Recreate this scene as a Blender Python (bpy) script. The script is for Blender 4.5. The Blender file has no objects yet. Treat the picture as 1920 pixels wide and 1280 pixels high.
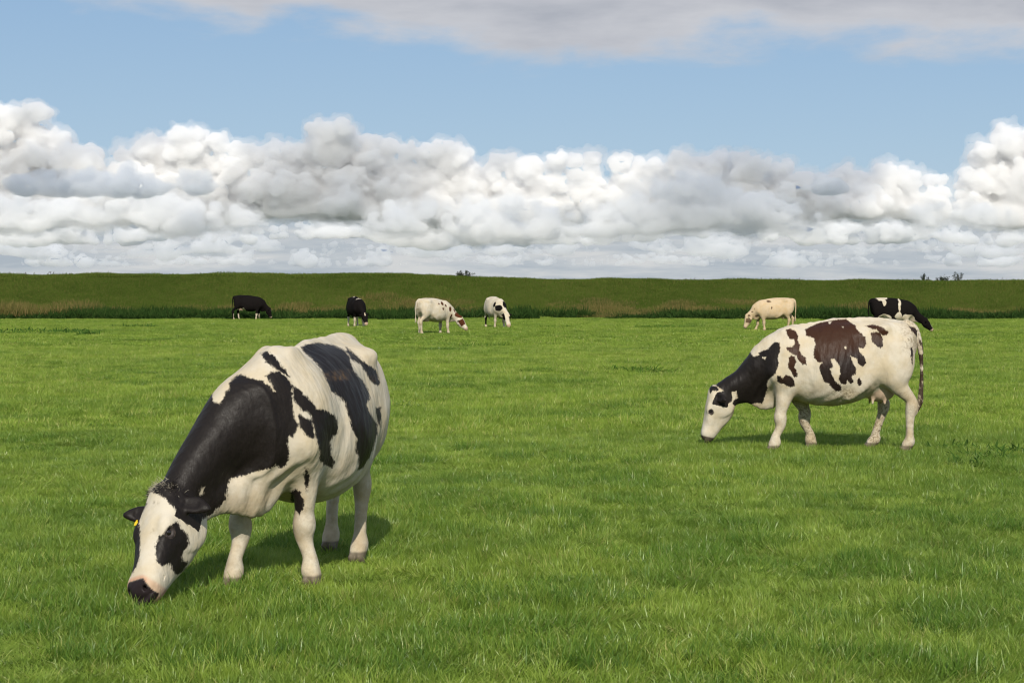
import bpy, math, random, os
import numpy as np
from mathutils import Vector, Matrix

# ------------------------------------------------------------------ camera, world, sun, exposure
scn = bpy.context.scene
COL = scn.collection
FPX = 3520.0                       # focal length in photo pixels (1920 wide, 66 mm on full frame)
HORIZON = 543.0                    # true horizon row in the photo (hidden behind the dike)
CAM_H = 1.72
PITCH = math.atan((640.0 - HORIZON) / FPX)
cam_d = bpy.data.cameras.new('camera')
cam_d.sensor_width = 36.0
cam_d.lens = 36.0 * FPX / 1920.0
cam_d.clip_start = 0.1
cam_d.clip_end = 150000.0
cam = bpy.data.objects.new('camera', cam_d)
COL.objects.link(cam)
cam.location = (0, 0, CAM_H)
cam.rotation_euler = (math.pi / 2 - PITCH, 0, 0)
scn.camera = cam

SUN_EL = math.radians(36)
SUN_AZ = math.radians(177)         # from +Y clockwise: straight behind the camera
SUN_DIR = Vector((math.sin(SUN_AZ) * math.cos(SUN_EL), math.cos(SUN_AZ) * math.cos(SUN_EL), math.sin(SUN_EL)))
sun_d = bpy.data.lights.new('sun', 'SUN')
sun_d.energy = 4.1
sun_d.angle = math.radians(0.5)
sun_d.color = (1.0, 0.93, 0.82)
sun = bpy.data.objects.new('sun', sun_d)
COL.objects.link(sun)
sun.rotation_euler = SUN_DIR.to_track_quat('Z', 'Y').to_euler()
sun.location = (0, -20, 30)

scn.view_settings.view_transform = 'Standard'
scn.view_settings.look = 'None'
scn.view_settings.gamma = 1.0
scn.view_settings.exposure = 0.05
scn.view_settings.use_curve_mapping = False
scn.render.engine = 'CYCLES'
scn.cycles.use_denoising = True
scn.cycles.filter_width = 1.15
scn.cycles.max_bounces = 12
scn.cycles.diffuse_bounces = 4
scn.cycles.volume_bounces = 12
scn.cycles.transparent_max_bounces = 8


class NT:
    """small helper for writing node graphs as expressions"""
    def __init__(self, tree):
        self.t = tree
        self.l = tree.links
    def n(self, typ, **kw):
        nd = self.t.nodes.new(typ)
        for k, v in kw.items():
            setattr(nd, k, v)
        return nd
    def put(self, sock, v):
        if v is None:
            return
        if isinstance(v, bpy.types.NodeSocket):
            self.l.new(v, sock)
        elif isinstance(v, (tuple, list)) and len(v) == 3 and sock.type == 'RGBA':
            sock.default_value = (*v, 1.0)
        else:
            sock.default_value = v
    def m(self, op, a, b=None, c=None, clamp=False):
        nd = self.n('ShaderNodeMath', operation=op, use_clamp=clamp)
        self.put(nd.inputs[0], a); self.put(nd.inputs[1], b); self.put(nd.inputs[2], c)
        return nd.outputs[0]
    def add(self, a, b): return self.m('ADD', a, b)
    def sub(self, a, b): return self.m('SUBTRACT', a, b)
    def mul(self, a, b): return self.m('MULTIPLY', a, b)
    def div(self, a, b): return self.m('DIVIDE', a, b)
    def mn(self, a, b): return self.m('MINIMUM', a, b)
    def mx(self, a, b): return self.m('MAXIMUM', a, b)
    def ss(self, v, lo, hi, t0=0.0, t1=1.0):
        nd = self.n('ShaderNodeMapRange', interpolation_type='SMOOTHSTEP')
        self.put(nd.inputs[0], v); self.put(nd.inputs[1], lo); self.put(nd.inputs[2], hi)
        self.put(nd.inputs[3], t0); self.put(nd.inputs[4], t1)
        return nd.outputs[0]
    def lin(self, v, lo, hi, t0=0.0, t1=1.0, clamp=True):
        nd = self.n('ShaderNodeMapRange', clamp=clamp)
        self.put(nd.inputs[0], v); self.put(nd.inputs[1], lo); self.put(nd.inputs[2], hi)
        self.put(nd.inputs[3], t0); self.put(nd.inputs[4], t1)
        return nd.outputs[0]
    def mixf(self, f, a, b):
        nd = self.n('ShaderNodeMix', data_type='FLOAT')
        self.put(nd.inputs[0], f); self.put(nd.inputs[2], a); self.put(nd.inputs[3], b)
        return nd.outputs[0]
    def mix(self, f, a, b, blend='MIX'):
        nd = self.n('ShaderNodeMix', data_type='RGBA', blend_type=blend)
        self.put(nd.inputs[0], f); self.put(nd.inputs[6], a); self.put(nd.inputs[7], b)
        return nd.outputs[2]
    def xyz(self, x, y, z):
        nd = self.n('ShaderNodeCombineXYZ')
        self.put(nd.inputs[0], x); self.put(nd.inputs[1], y); self.put(nd.inputs[2], z)
        return nd.outputs[0]
    def vadd(self, a, b):
        nd = self.n('ShaderNodeVectorMath', operation='ADD')
        self.put(nd.inputs[0], a); self.put(nd.inputs[1], b)
        return nd.outputs[0]
    def vscale(self, a, s):
        nd = self.n('ShaderNodeVectorMath', operation='MULTIPLY')
        self.put(nd.inputs[0], a); self.put(nd.inputs[1], s)
        return nd.outputs[0]
    def noise(self, vec, scale, detail=4.0, rough=0.5, dist=0.0, lac=2.0, dim='3D', color=False, ntype='FBM'):
        nd = self.n('ShaderNodeTexNoise', noise_dimensions=dim, noise_type=ntype)
        if vec is not None:
            self.put(nd.inputs['Vector'], vec)
        self.put(nd.inputs['Scale'], scale); self.put(nd.inputs['Detail'], detail)
        self.put(nd.inputs['Roughness'], rough); self.put(nd.inputs['Distortion'], dist)
        self.put(nd.inputs['Lacunarity'], lac)
        return nd.outputs['Color' if color else 'Fac']
    def voro(self, vec, scale, detail=0.0, rough=0.5, lac=2.0, smooth=0.4, rnd=1.0):
        nd = self.n('ShaderNodeTexVoronoi', voronoi_dimensions='3D', feature='SMOOTH_F1', normalize=True)
        self.put(nd.inputs['Vector'], vec); self.put(nd.inputs['Scale'], scale)
        self.put(nd.inputs['Detail'], detail); self.put(nd.inputs['Roughness'], rough)
        self.put(nd.inputs['Lacunarity'], lac); self.put(nd.inputs['Smoothness'], smooth)
        self.put(nd.inputs['Randomness'], rnd)
        return nd.outputs['Distance']
    def ramp(self, f, stops, interp='LINEAR'):
        nd = self.n('ShaderNodeValToRGB')
        cr = nd.color_ramp; cr.interpolation = interp
        while len(cr.elements) < len(stops):
            cr.elements.new(0.5)
        for e, (p, c) in zip(cr.elements, stops):
            e.position = p
            e.color = (*c, 1.0) if len(c) == 3 else c
        self.put(nd.inputs[0], f)
        return nd.outputs[0]
    def curve(self, f, pts):
        nd = self.n('ShaderNodeFloatCurve')
        cv = nd.mapping.curves[0]
        nd.mapping.use_clip = False
        while len(cv.points) < len(pts):
            cv.points.new(0.5, 0.5)
        for p, (x, y) in zip(cv.points, pts):
            p.location = (x, y)
            p.handle_type = 'AUTO_CLAMPED'
        nd.mapping.update()
        self.put(nd.inputs['Value'], f)
        return nd.outputs[0]


def material(name):
    m = bpy.data.materials.new(name)
    m.use_nodes = True
    m.node_tree.nodes.clear()
    g = NT(m.node_tree)
    out = g.n('ShaderNodeOutputMaterial')
    return m, g, out
# ------------------------------------------------------------------ world: sky, thin high sheet, far haze
def build_world():
    w = bpy.data.worlds.new('World'); scn.world = w; w.use_nodes = True
    w.node_tree.nodes.clear()
    g = NT(w.node_tree)
    out = g.n('ShaderNodeOutputWorld')
    sky = g.n('ShaderNodeTexSky', sky_type='NISHITA')
    sky.sun_disc = False; sky.sun_elevation = SUN_EL; sky.sun_rotation = SUN_AZ
    sky.altitude = 0; sky.air_density = 1.0; sky.dust_density = 0.3; sky.ozone_density = 3.0
    dirv = g.n('ShaderNodeTexCoord').outputs['Generated']
    sp = g.n('ShaderNodeSeparateXYZ'); g.l.new(dirv, sp.inputs[0])
    x, y, z = sp.outputs
    K = 3.52
    u = g.mul(g.m('ARCTAN2', x, y), K)
    v = g.mul(g.m('ARCSINE', z), K)
    blue = g.mix(1.0, sky.outputs[0], (0.085, 0.085, 0.085), 'MULTIPLY')
    pale = g.ramp(g.lin(v, 0.0, 5.5), [(0.0, (0.47, 0.585, 0.70)), (0.045, (0.375, 0.525, 0.685)), (0.10, (0.285, 0.445, 0.655)), (0.35, (0.15, 0.31, 0.58)), (1.0, (0.09, 0.22, 0.50))])
    col = g.mix(0.85, blue, pale)
    # pale strata low over the horizon
    s1 = g.noise(g.xyz(g.mul(u, 0.9), g.mul(v, 7.0), 1.0), 4.0, 5.0, 0.6)
    cs = g.ramp(s1, [(0.36, (0.40, 0.455, 0.51)), (0.50, (0.50, 0.54, 0.575)), (0.62, (0.62, 0.635, 0.64))])
    col = g.mix(g.ss(v, 0.20, 0.09), col, cs)
    # high grey sheet, a plane overhead that ends in ragged edges
    n2 = g.noise(g.xyz(u, g.mul(v, 3.0), 2.0), 3.4, 7.0, 0.56, 0.2)
    uc = g.div(g.m('PINGPONG', g.add(u, 0.96 + 1.92 * 4), 1.92), 1.92)
    bound = g.curve(uc, [(0.0, 0.585), (0.05, 0.56), (0.09, 0.515), (0.25, 0.505), (0.36, 0.485), (0.45, 0.445), (0.53, 0.425), (0.56, 0.455), (0.62, 0.45), (0.72, 0.45), (0.80, 0.447), (0.90, 0.45), (1.0, 0.445)])
    d = g.add(g.sub(v, bound), g.mul(g.sub(n2, 0.5), 0.26))
    zc = g.mx(z, 0.05)
    n1 = g.noise(g.xyz(g.div(x, zc), g.div(y, zc), 0.0), 0.42, 5.0, 0.55)
    a = g.mixf(g.ss(v, 0.75, 0.55), g.ss(n1, 0.40, 0.58), g.ss(d, -0.035, 0.05))
    n3 = g.noise(g.xyz(g.mul(u, 0.8), g.mul(v, 4.0), 7.0), 4.5, 4.0, 0.55)
    tone = g.add(g.mul(g.ss(d, 0.0, 0.13), 0.55), g.mul(g.sub(n3, 0.5), 1.3))
    shc = g.ramp(tone, [(0.0, (0.60, 0.59, 0.605)), (0.40, (0.51, 0.505, 0.53)), (0.85, (0.385, 0.39, 0.425))])
    shc = g.mix(g.ss(v, 0.8, 2.4), shc, (0.66, 0.67, 0.69))
    col = g.mix(g.mul(a, 0.86), col, shc)
    bg = g.n('ShaderNodeBackground')
    g.put(bg.inputs[0], col)
    bg.inputs[1].default_value = 1.0
    g.l.new(bg.outputs[0], out.inputs[0])


build_world()
# ------------------------------------------------------------------ general mesh helpers
def px_ground(px, py):
    """photo pixel of a point that stands on the field -> ground position"""
    d = FPX * CAM_H / (py - HORIZON)
    return ((px - 960.0) / FPX * d, d)


def tag(o, label=None, cat=None, group=None, kind=None):
    if label: o['label'] = label
    if cat: o['category'] = cat
    if group: o['group'] = group
    if kind: o['kind'] = kind
    return o


def mesh_obj(name, verts, faces, mat=None, parent=None, smooth=True):
    me = bpy.data.meshes.new(name)
    if isinstance(verts, np.ndarray) and isinstance(faces, np.ndarray):
        n, f, s = len(verts), len(faces), faces.shape[1]
        me.vertices.add(n); me.vertices.foreach_set('co', np.ascontiguousarray(verts, np.float32).ravel())
        me.loops.add(f * s); me.loops.foreach_set('vertex_index', np.ascontiguousarray(faces, np.int32).ravel())
        me.polygons.add(f)
        me.polygons.foreach_set('loop_start', np.arange(0, f * s, s, dtype=np.int32))
        me.update(calc_edges=True)
    else:
        me.from_pydata([tuple(v) for v in verts], [], [tuple(q) for q in faces])
    if smooth:
        me.polygons.foreach_set('use_smooth', np.ones(len(me.polygons), bool))
    me.update()
    if mat: me.materials.append(mat)
    o = bpy.data.objects.new(name, me)
    COL.objects.link(o)
    if parent: o.parent = parent
    return o


def sstep(a, b, x):
    t = np.clip((x - a) / (b - a), 0, 1)
    return t * t * (3 - 2 * t)


def unit(v):
    v = np.asarray(v, float)
    return v / np.linalg.norm(v)


# ------------------------------------------------------------------ implicit bodies (for the animals)
class Implicit:
    def __init__(self, lo, hi, h):
        self.h = h
        self.ax = [np.arange(lo[i], hi[i] + h, h, dtype=np.float32) for i in range(3)]
        self.D = np.full([len(a) for a in self.ax], 1.0, np.float32)
    def region(self, lo, hi):
        sl = []
        for i in range(3):
            a = self.ax[i]
            i0 = max(0, int((lo[i] - a[0]) / self.h)); i1 = min(len(a), int((hi[i] - a[0]) / self.h) + 2)
            sl.append(slice(i0, max(i1, i0 + 1)))
        x = self.ax[0][sl[0]][:, None, None]; y = self.ax[1][sl[1]][None, :, None]; z = self.ax[2][sl[2]][None, None, :]
        return tuple(sl), x, y, z
    @staticmethod
    def smin(a, b, k):
        if k <= 0: return np.minimum(a, b)
        hh = np.maximum(k - np.abs(a - b), 0) / k
        return np.minimum(a, b) - hh * hh * k * 0.25
    def put(self, sl, d, k, carve=False):
        if carve:
            self.D[sl] = -self.smin(-self.D[sl], d, k)
        else:
            self.D[sl] = self.smin(self.D[sl], d, k)
    def ball(self, c, r, k=0.05, carve=False, axes=None):
        """ellipsoid with radii r (3), optionally in the frame axes"""
        r = np.array(r if np.ndim(r) else (r, r, r), float)
        R = r.max() + k + 0.03
        sl, x, y, z = self.region([c[i] - R for i in range(3)], [c[i] + R for i in range(3)])
        x = x - c[0]; y = y - c[1]; z = z - c[2]
        if axes is not None:
            q = [x * A[0] + y * A[1] + z * A[2] for A in np.asarray(axes, float)]
        else:
            q = [x, y, z]
        k0 = np.sqrt(sum((q[i] / r[i]) ** 2 for i in range(3))) + 1e-6
        k1 = np.sqrt(sum((q[i] / r[i] ** 2) ** 2 for i in range(3))) + 1e-6
        self.put(sl, (k0 * (k0 - 1) / k1).astype(np.float32), k, carve)
    def loft(self, pts, side, a, bu, bd=None, k=0.05, kin=0.015, carve=False):
        """tube through pts with elliptic sections: a sideways, bu / bd on the two other sides"""
        pts = np.array([np.asarray(p, float) for p in pts]); n = len(pts)
        a = np.broadcast_to(np.asarray(a, float), n); bu = np.broadcast_to(np.asarray(bu, float), n)
        bd = bu if bd is None else np.broadcast_to(np.asarray(bd, float), n)
        side = np.asarray(side, float)
        if n > 2:                                     # smooth the path and the radii
            Q = np.concatenate([pts, a[:, None], bu[:, None], bd[:, None]], 1)
            L = np.concatenate([2 * Q[:1] - Q[1:2], Q, 2 * Q[-1:] - Q[-2:-1]])
            rs, sdn = [], []
            M = 4
            for i in range(n - 1):
                q0, q1, q2, q3 = L[i:i + 4]
                for j in range(M):
                    t = j / M
                    rs.append(0.5 * (2 * q1 + (q2 - q0) * t + (2 * q0 - 5 * q1 + 4 * q2 - q3) * t * t + (3 * q1 - q0 - 3 * q2 + q3) * t ** 3))
                    if side.ndim > 1:
                        sdn.append(side[i] * (1 - t) + side[min(i + 1, len(side) - 1)] * t)
            rs.append(L[-2]); Q = np.array(rs); n = len(Q)
            pts, a, bu, bd = Q[:, :3], np.maximum(Q[:, 3], .004), np.maximum(Q[:, 4], .004), np.maximum(Q[:, 5], .004)
            if side.ndim > 1: side = np.array(sdn)
        R = max(a.max(), bu.max(), bd.max()) + k + 0.04
        sl, X, Y, Z = self.region(pts.min(0) - R, pts.max(0) + R)
        T = np.full([len(X), Y.shape[1], Z.shape[2]], 1.0, np.float32)
        for i in range(n - 1):
            p0, p1 = pts[i], pts[i + 1]
            r = max(a[i], a[i + 1], bu[i], bu[i + 1], bd[i], bd[i + 1]) + k + 0.04
            s2, x, y, z = self.region(np.minimum(p0, p1) - r, np.maximum(p0, p1) + r)
            loc = tuple(slice(max(0, s2[j].start - sl[j].start), s2[j].stop - sl[j].start) for j in range(3))
            t_ = unit(p1 - p0); L = np.linalg.norm(p1 - p0)
            sd = side if side.ndim == 1 else side[i]
            s_ = unit(sd - t_ * np.dot(sd, t_)); u_ = np.cross(t_, s_)
            x = x - p0[0]; y = y - p0[1]; z = z - p0[2]
            al = x * t_[0] + y * t_[1] + z * t_[2]
            us = x * s_[0] + y * s_[1] + z * s_[2]
            uu = x * u_[0] + y * u_[1] + z * u_[2]
            f = np.clip(al / L, 0, 1)
            ra = a[i] + (a[i + 1] - a[i]) * f
            rb = np.where(uu > 0, bu[i] + (bu[i + 1] - bu[i]) * f, bd[i] + (bd[i + 1] - bd[i]) * f)
            ov = al - f * L
            rc = np.minimum(ra, rb)
            k0 = np.sqrt((us / ra) ** 2 + (uu / rb) ** 2 + (ov / rc) ** 2) + 1e-6
            k1 = np.sqrt((us / ra ** 2) ** 2 + (uu / rb ** 2) ** 2 + (ov / rc ** 2) ** 2) + 1e-6
            T[loc] = self.smin(T[loc], (k0 * (k0 - 1) / k1).astype(np.float32), kin)
        self.put(sl, T, k, carve)
    def trunk(self, st, pu=2.0, pd=2.2, k=0.0):
        """body along x: stations (x, top, bottom, half width, height of the widest point)"""
        st = np.array(sorted(st), float)
        lo = [st[0, 0] - 0.1, -st[:, 3].max() - 0.1, st[:, 2].min() - 0.1]
        hi = [st[-1, 0] + 0.12, st[:, 3].max() + 0.1, st[:, 1].max() + 0.1]
        sl, x, y, z = self.region(lo, hi)
        xs = x.ravel()
        def curve(col):
            xx, yy = st[:, 0], st[:, col]
            m = np.gradient(yy, xx)
            i = np.clip(np.searchsorted(xx, xs) - 1, 0, len(xx) - 2)
            hh = xx[i + 1] - xx[i]; t = np.clip((xs - xx[i]) / hh, 0, 1)
            r = ((2 * t ** 3 - 3 * t ** 2 + 1) * yy[i] + (t ** 3 - 2 * t ** 2 + t) * hh * m[i]
                 + (-2 * t ** 3 + 3 * t ** 2) * yy[i + 1] + (t ** 3 - t ** 2) * hh * m[i + 1])
            return r[:, None, None]
        top, bot, w, zc = curve(1), curve(2), np.maximum(curve(3), 0.02), curve(4)
        up = z > zc
        pu = curve(5) if st.shape[1] > 5 else pu
        b = np.where(up, top - zc, zc - bot)
        p = np.where(up, pu, pd)
        u = np.abs(y) / w + 1e-5; v = np.abs(z - zc) / b + 1e-5
        k0 = (u ** p + v ** p) ** (1 / p)
        gr = k0 ** (1 - p) * np.sqrt((u ** (p - 1) / w) ** 2 + (v ** (p - 1) / b) ** 2)
        d = (k0 - 1) / np.maximum(gr, 1e-3)
        ov = np.maximum(np.maximum(st[0, 0] - x, x - st[-1, 0]), 0)
        d = np.where(ov > 0, np.sqrt(np.maximum(d, 0) ** 2 + ov ** 2), d)
        self.put(sl, d.astype(np.float32), k)
    def surface(self, iso=0.0):
        """surface nets"""
        D = self.D if iso == 0 else self.D - iso
        S = D < 0
        nx, ny, nz = D.shape
        c = np.zeros((nx - 1, ny - 1, nz - 1), np.uint8)
        for i in (0, 1):
            for j in (0, 1):
                for k in (0, 1):
                    c += S[i:nx - 1 + i, j:ny - 1 + j, k:nz - 1 + k]
        act = (c > 0) & (c < 8)
        idx = np.full(act.shape, -1, np.int64)
        I, J, K = np.nonzero(act)
        idx[I, J, K] = np.arange(len(I))
        acc = np.zeros((len(I), 3)); cnt = np.zeros(len(I))
        corner = [(i, j, k) for i in (0, 1) for j in (0, 1) for k in (0, 1)]
        for A in corner:
            for ax in range(3):
                if A[ax]: continue
                B = list(A); B[ax] = 1
                da = D[I + A[0], J + A[1], K + A[2]]; db = D[I + B[0], J + B[1], K + B[2]]
                cr = (da < 0) != (db < 0)
                t = np.where(cr, da / np.where(cr, da - db, 1), 0)
                p = np.zeros((len(I), 3)); p[:] = A; p[:, ax] += t
                acc[cr] += p[cr]; cnt[cr] += 1
        V = acc / cnt[:, None] + np.stack([I, J, K], 1)
        V = V * self.h + np.array([a[0] for a in self.ax])
        F = []
        for ax in range(3):
            o = [(1, 2), (2, 0), (0, 1)][ax]
            sl0 = [slice(None)] * 3; sl1 = [slice(None)] * 3
            sl0[ax] = slice(0, -1); sl1[ax] = slice(1, None)
            a, b = S[tuple(sl0)], S[tuple(sl1)]
            P = np.argwhere(a != b)
            ok = (P[:, o[0]] > 0) & (P[:, o[1]] > 0) & (P[:, o[0]] < D.shape[o[0]] - 1) & (P[:, o[1]] < D.shape[o[1]] - 1)
            P = P[ok]
            inside = a[tuple(P.T)]
            def cell(d0, d1):
                q = P.copy(); q[:, o[0]] -= d0; q[:, o[1]] -= d1
                return idx[tuple(q.T)]
            q = np.stack([cell(1, 1), cell(0, 1), cell(0, 0), cell(1, 0)], 1)
            q[~inside] = q[~inside][:, ::-1]
            F.append(q)
        return V, np.concatenate(F).astype(np.int32)


def relax(V, F, n=2, lam=0.5):
    """a little smoothing of the voxel surface"""
    e = np.concatenate([F[:, [0, 1]], F[:, [1, 2]], F[:, [2, 3]], F[:, [3, 0]]])
    e = np.concatenate([e, e[:, ::-1]])
    cnt = np.bincount(e[:, 0], minlength=len(V))[:, None]
    for it in range(n):
        for l in (lam, -lam * 1.02):
            s = np.stack([np.bincount(e[:, 0], V[e[:, 1], j], minlength=len(V)) for j in range(3)], 1) / cnt
            V = V + l * (s - V)
    return V


def vnormals(V, F):
    fn = np.cross(V[F[:, 2]] - V[F[:, 0]], V[F[:, 3]] - V[F[:, 1]])
    N = np.zeros_like(V)
    for j in range(4):
        for c in range(3):
            N[:, c] += np.bincount(F[:, j], fn[:, c], minlength=len(V))
    return N / (np.linalg.norm(N, axis=1)[:, None] + 1e-9)


def poly_sd(P, poly):
    """signed distance of points P (n,2) to a polygon, negative inside"""
    poly = np.asarray(poly, float)
    out = np.full(len(P), 9.0)
    lo, hi = poly.min(0) - 0.08, poly.max(0) + 0.08
    sel = np.nonzero(((P > lo) & (P < hi)).all(1))[0]
    if not len(sel): return out
    p = P[sel]; d = np.full(len(p), 1e9); ins = np.zeros(len(p), bool)
    for i in range(len(poly)):
        a, b = poly[i], poly[(i + 1) % len(poly)]
        ab = b - a; t = np.clip(((p - a) @ ab) / (ab @ ab + 1e-12), 0, 1)
        d = np.minimum(d, np.linalg.norm(p - a - t[:, None] * ab, axis=1))
        c = (a[1] > p[:, 1]) != (b[1] > p[:, 1])
        xx = a[0] + (p[:, 1] - a[1]) / (b[1] - a[1] + 1e-12) * ab[0]
        ins ^= c & (p[:, 0] < xx)
    out[sel] = np.where(ins, -d, d)
    return out


def vnoise(P, scale, seed=0):
    """cheap smooth value noise in 3D, about -1..1"""
    r = np.random.RandomState(seed)
    out = np.zeros(len(P))
    for i in range(7):
        k = unit(r.normal(size=3)) * scale * (0.6 + 0.9 * r.rand()) * 2 * math.pi
        out += np.sin(P @ k + r.rand() * 7 + 1.3 * np.sin(P @ np.roll(k, 1) * 0.7 + r.rand() * 7))
    return out / 4.0


# ------------------------------------------------------------------ coat materials
def coat_material(name, white=(0.575, 0.52, 0.42), edge=0.017, dspec=0.17, drough=0.40):
    m, g, out = material(name)
    at = lambda n: g.n('ShaderNodeAttribute', attribute_name=n)
    tc = g.n('ShaderNodeTexCoord').outputs['Object']
    patch = at('patch').outputs['Fac']
    st = g.vscale(tc, (1.0, 1.0, 0.38))
    fr = g.noise(st, 95.0, 3.0, 0.7)
    fr2 = g.noise(tc, 22.0, 3.0, 0.6)
    p = g.add(patch, g.mul(g.sub(fr, 0.5), edge * 2.4))
    p = g.add(p, g.mul(g.sub(fr2, 0.5), edge * 1.6))
    mask = g.ss(p, -0.006, 0.006, 1.0, 0.0)
    big = g.noise(tc, 5.0, 4.0, 0.6)
    fine = g.noise(g.vscale(tc, (1.0, 1.0, 0.35)), 160.0, 3.0, 0.7)
    w = g.mix(g.ss(big, 0.35, 0.7), white, (white[0] * 0.94, white[1] * 0.88, white[2] * 0.76))
    w = g.mix(g.mul(g.ss(fine, 0.45, 0.75), 0.15), w, (0.42, 0.36, 0.27))
    dirt = g.mul(at('dirt').outputs['Fac'], g.ss(g.noise(tc, 38.0, 5.0, 0.75), 0.44, 0.62))
    w = g.mix(g.mul(dirt, 0.85), w, (0.13, 0.095, 0.055))
    w = g.mix(g.mul(g.ss(g.noise(g.vscale(tc, (1.0, 1.0, 0.5)), 11.0, 5.0, 0.65), 0.50, 0.78), 0.45), w, (0.44, 0.37, 0.26))
    w = g.mix(g.mul(g.mul(at('stain').outputs['Fac'], g.ss(g.noise(tc, 7.0, 4.0, 0.6), 0.32, 0.66)), 0.62), w, (0.36, 0.275, 0.17))
    dk = g.mix(g.mul(g.ss(fine, 0.4, 0.7), 0.3), at('dark_col').outputs['Color'], (0.026, 0.019, 0.015))
    dk = g.mix(g.mul(at('mud').outputs['Fac'], g.ss(g.noise(tc, 30.0, 5.0, 0.75), 0.40, 0.75)), dk, (0.13, 0.075, 0.032))
    c = g.mix(mask, w, dk)
    c = g.mix(at('skin').outputs['Fac'], c, at('skin_col').outputs['Color'])
    b = g.n('ShaderNodeBsdfPrincipled')
    g.put(b.inputs['Base Color'], c)
    g.put(b.inputs['Roughness'], g.mixf(at('skin').outputs['Fac'], g.mixf(mask, 0.75, g.lin(fine, 0.3, 0.7, drough, drough + 0.2)), 0.40))
    g.put(b.inputs['Specular IOR Level'], g.mixf(mask, 0.10, dspec))
    bp = g.n('ShaderNodeBump')
    bp.inputs['Strength'].default_value = 0.5
    bp.inputs['Distance'].default_value = 0.020
    hgt = g.add(g.mul(fine, 0.07), g.add(g.mul(g.noise(tc, 28.0, 3.0, 0.55), 0.28), g.mul(g.noise(g.vscale(tc, (2.4, 1.0, 0.8)), 7.0, 2.0, 0.5), 1.4)))
    g.put(bp.inputs['Height'], hgt)
    g.l.new(bp.outputs[0], b.inputs['Normal'])
    g.l.new(b.outputs[0], out.inputs[0])
    return m


def plain_material(name, col, rough=0.5, spec=0.4):
    m, g, out = material(name)
    tc = g.n('ShaderNodeTexCoord').outputs['Object']
    b = g.n('ShaderNodeBsdfPrincipled')
    v = g.noise(tc, 60.0, 3.0, 0.6)
    g.put(b.inputs['Base Color'], g.mix(v, tuple(c * 0.8 for c in col), tuple(min(1, c * 1.2) for c in col)))
    b.inputs['Roughness'].default_value = rough
    b.inputs['Specular IOR Level'].default_value = spec
    g.l.new(b.outputs[0], out.inputs[0])
    return m


MAT_EYE = plain_material('eye_wet', (0.012, 0.008, 0.007), 0.08, 0.7)
MAT_TAG = plain_material('ear_tag_plastic', (0.75, 0.52, 0.02), 0.4)
MAT_TUFT_PALE = plain_material('forelock_pale', (0.55, 0.49, 0.38), 0.7)
MAT_TUFT_DARK = plain_material('forelock_dark', (0.03, 0.024, 0.02), 0.6)


# ------------------------------------------------------------------ the cow
HEAD_T = np.array([-0.03, 0.04, 0.11, 0.18, 0.25, 0.33, 0.41, 0.47, 0.52, 0.555])
HEAD_W = np.array([0.085, 0.112, 0.124, 0.120, 0.104, 0.090, 0.083, 0.086, 0.084, 0.062])
HEAD_U = np.array([0.052, 0.066, 0.070, 0.068, 0.062, 0.057, 0.052, 0.050, 0.046, 0.030])
HEAD_D = np.array([0.120, 0.200, 0.248, 0.258, 0.240, 0.198, 0.152, 0.122, 0.098, 0.068])


LEG = 0.05


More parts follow.
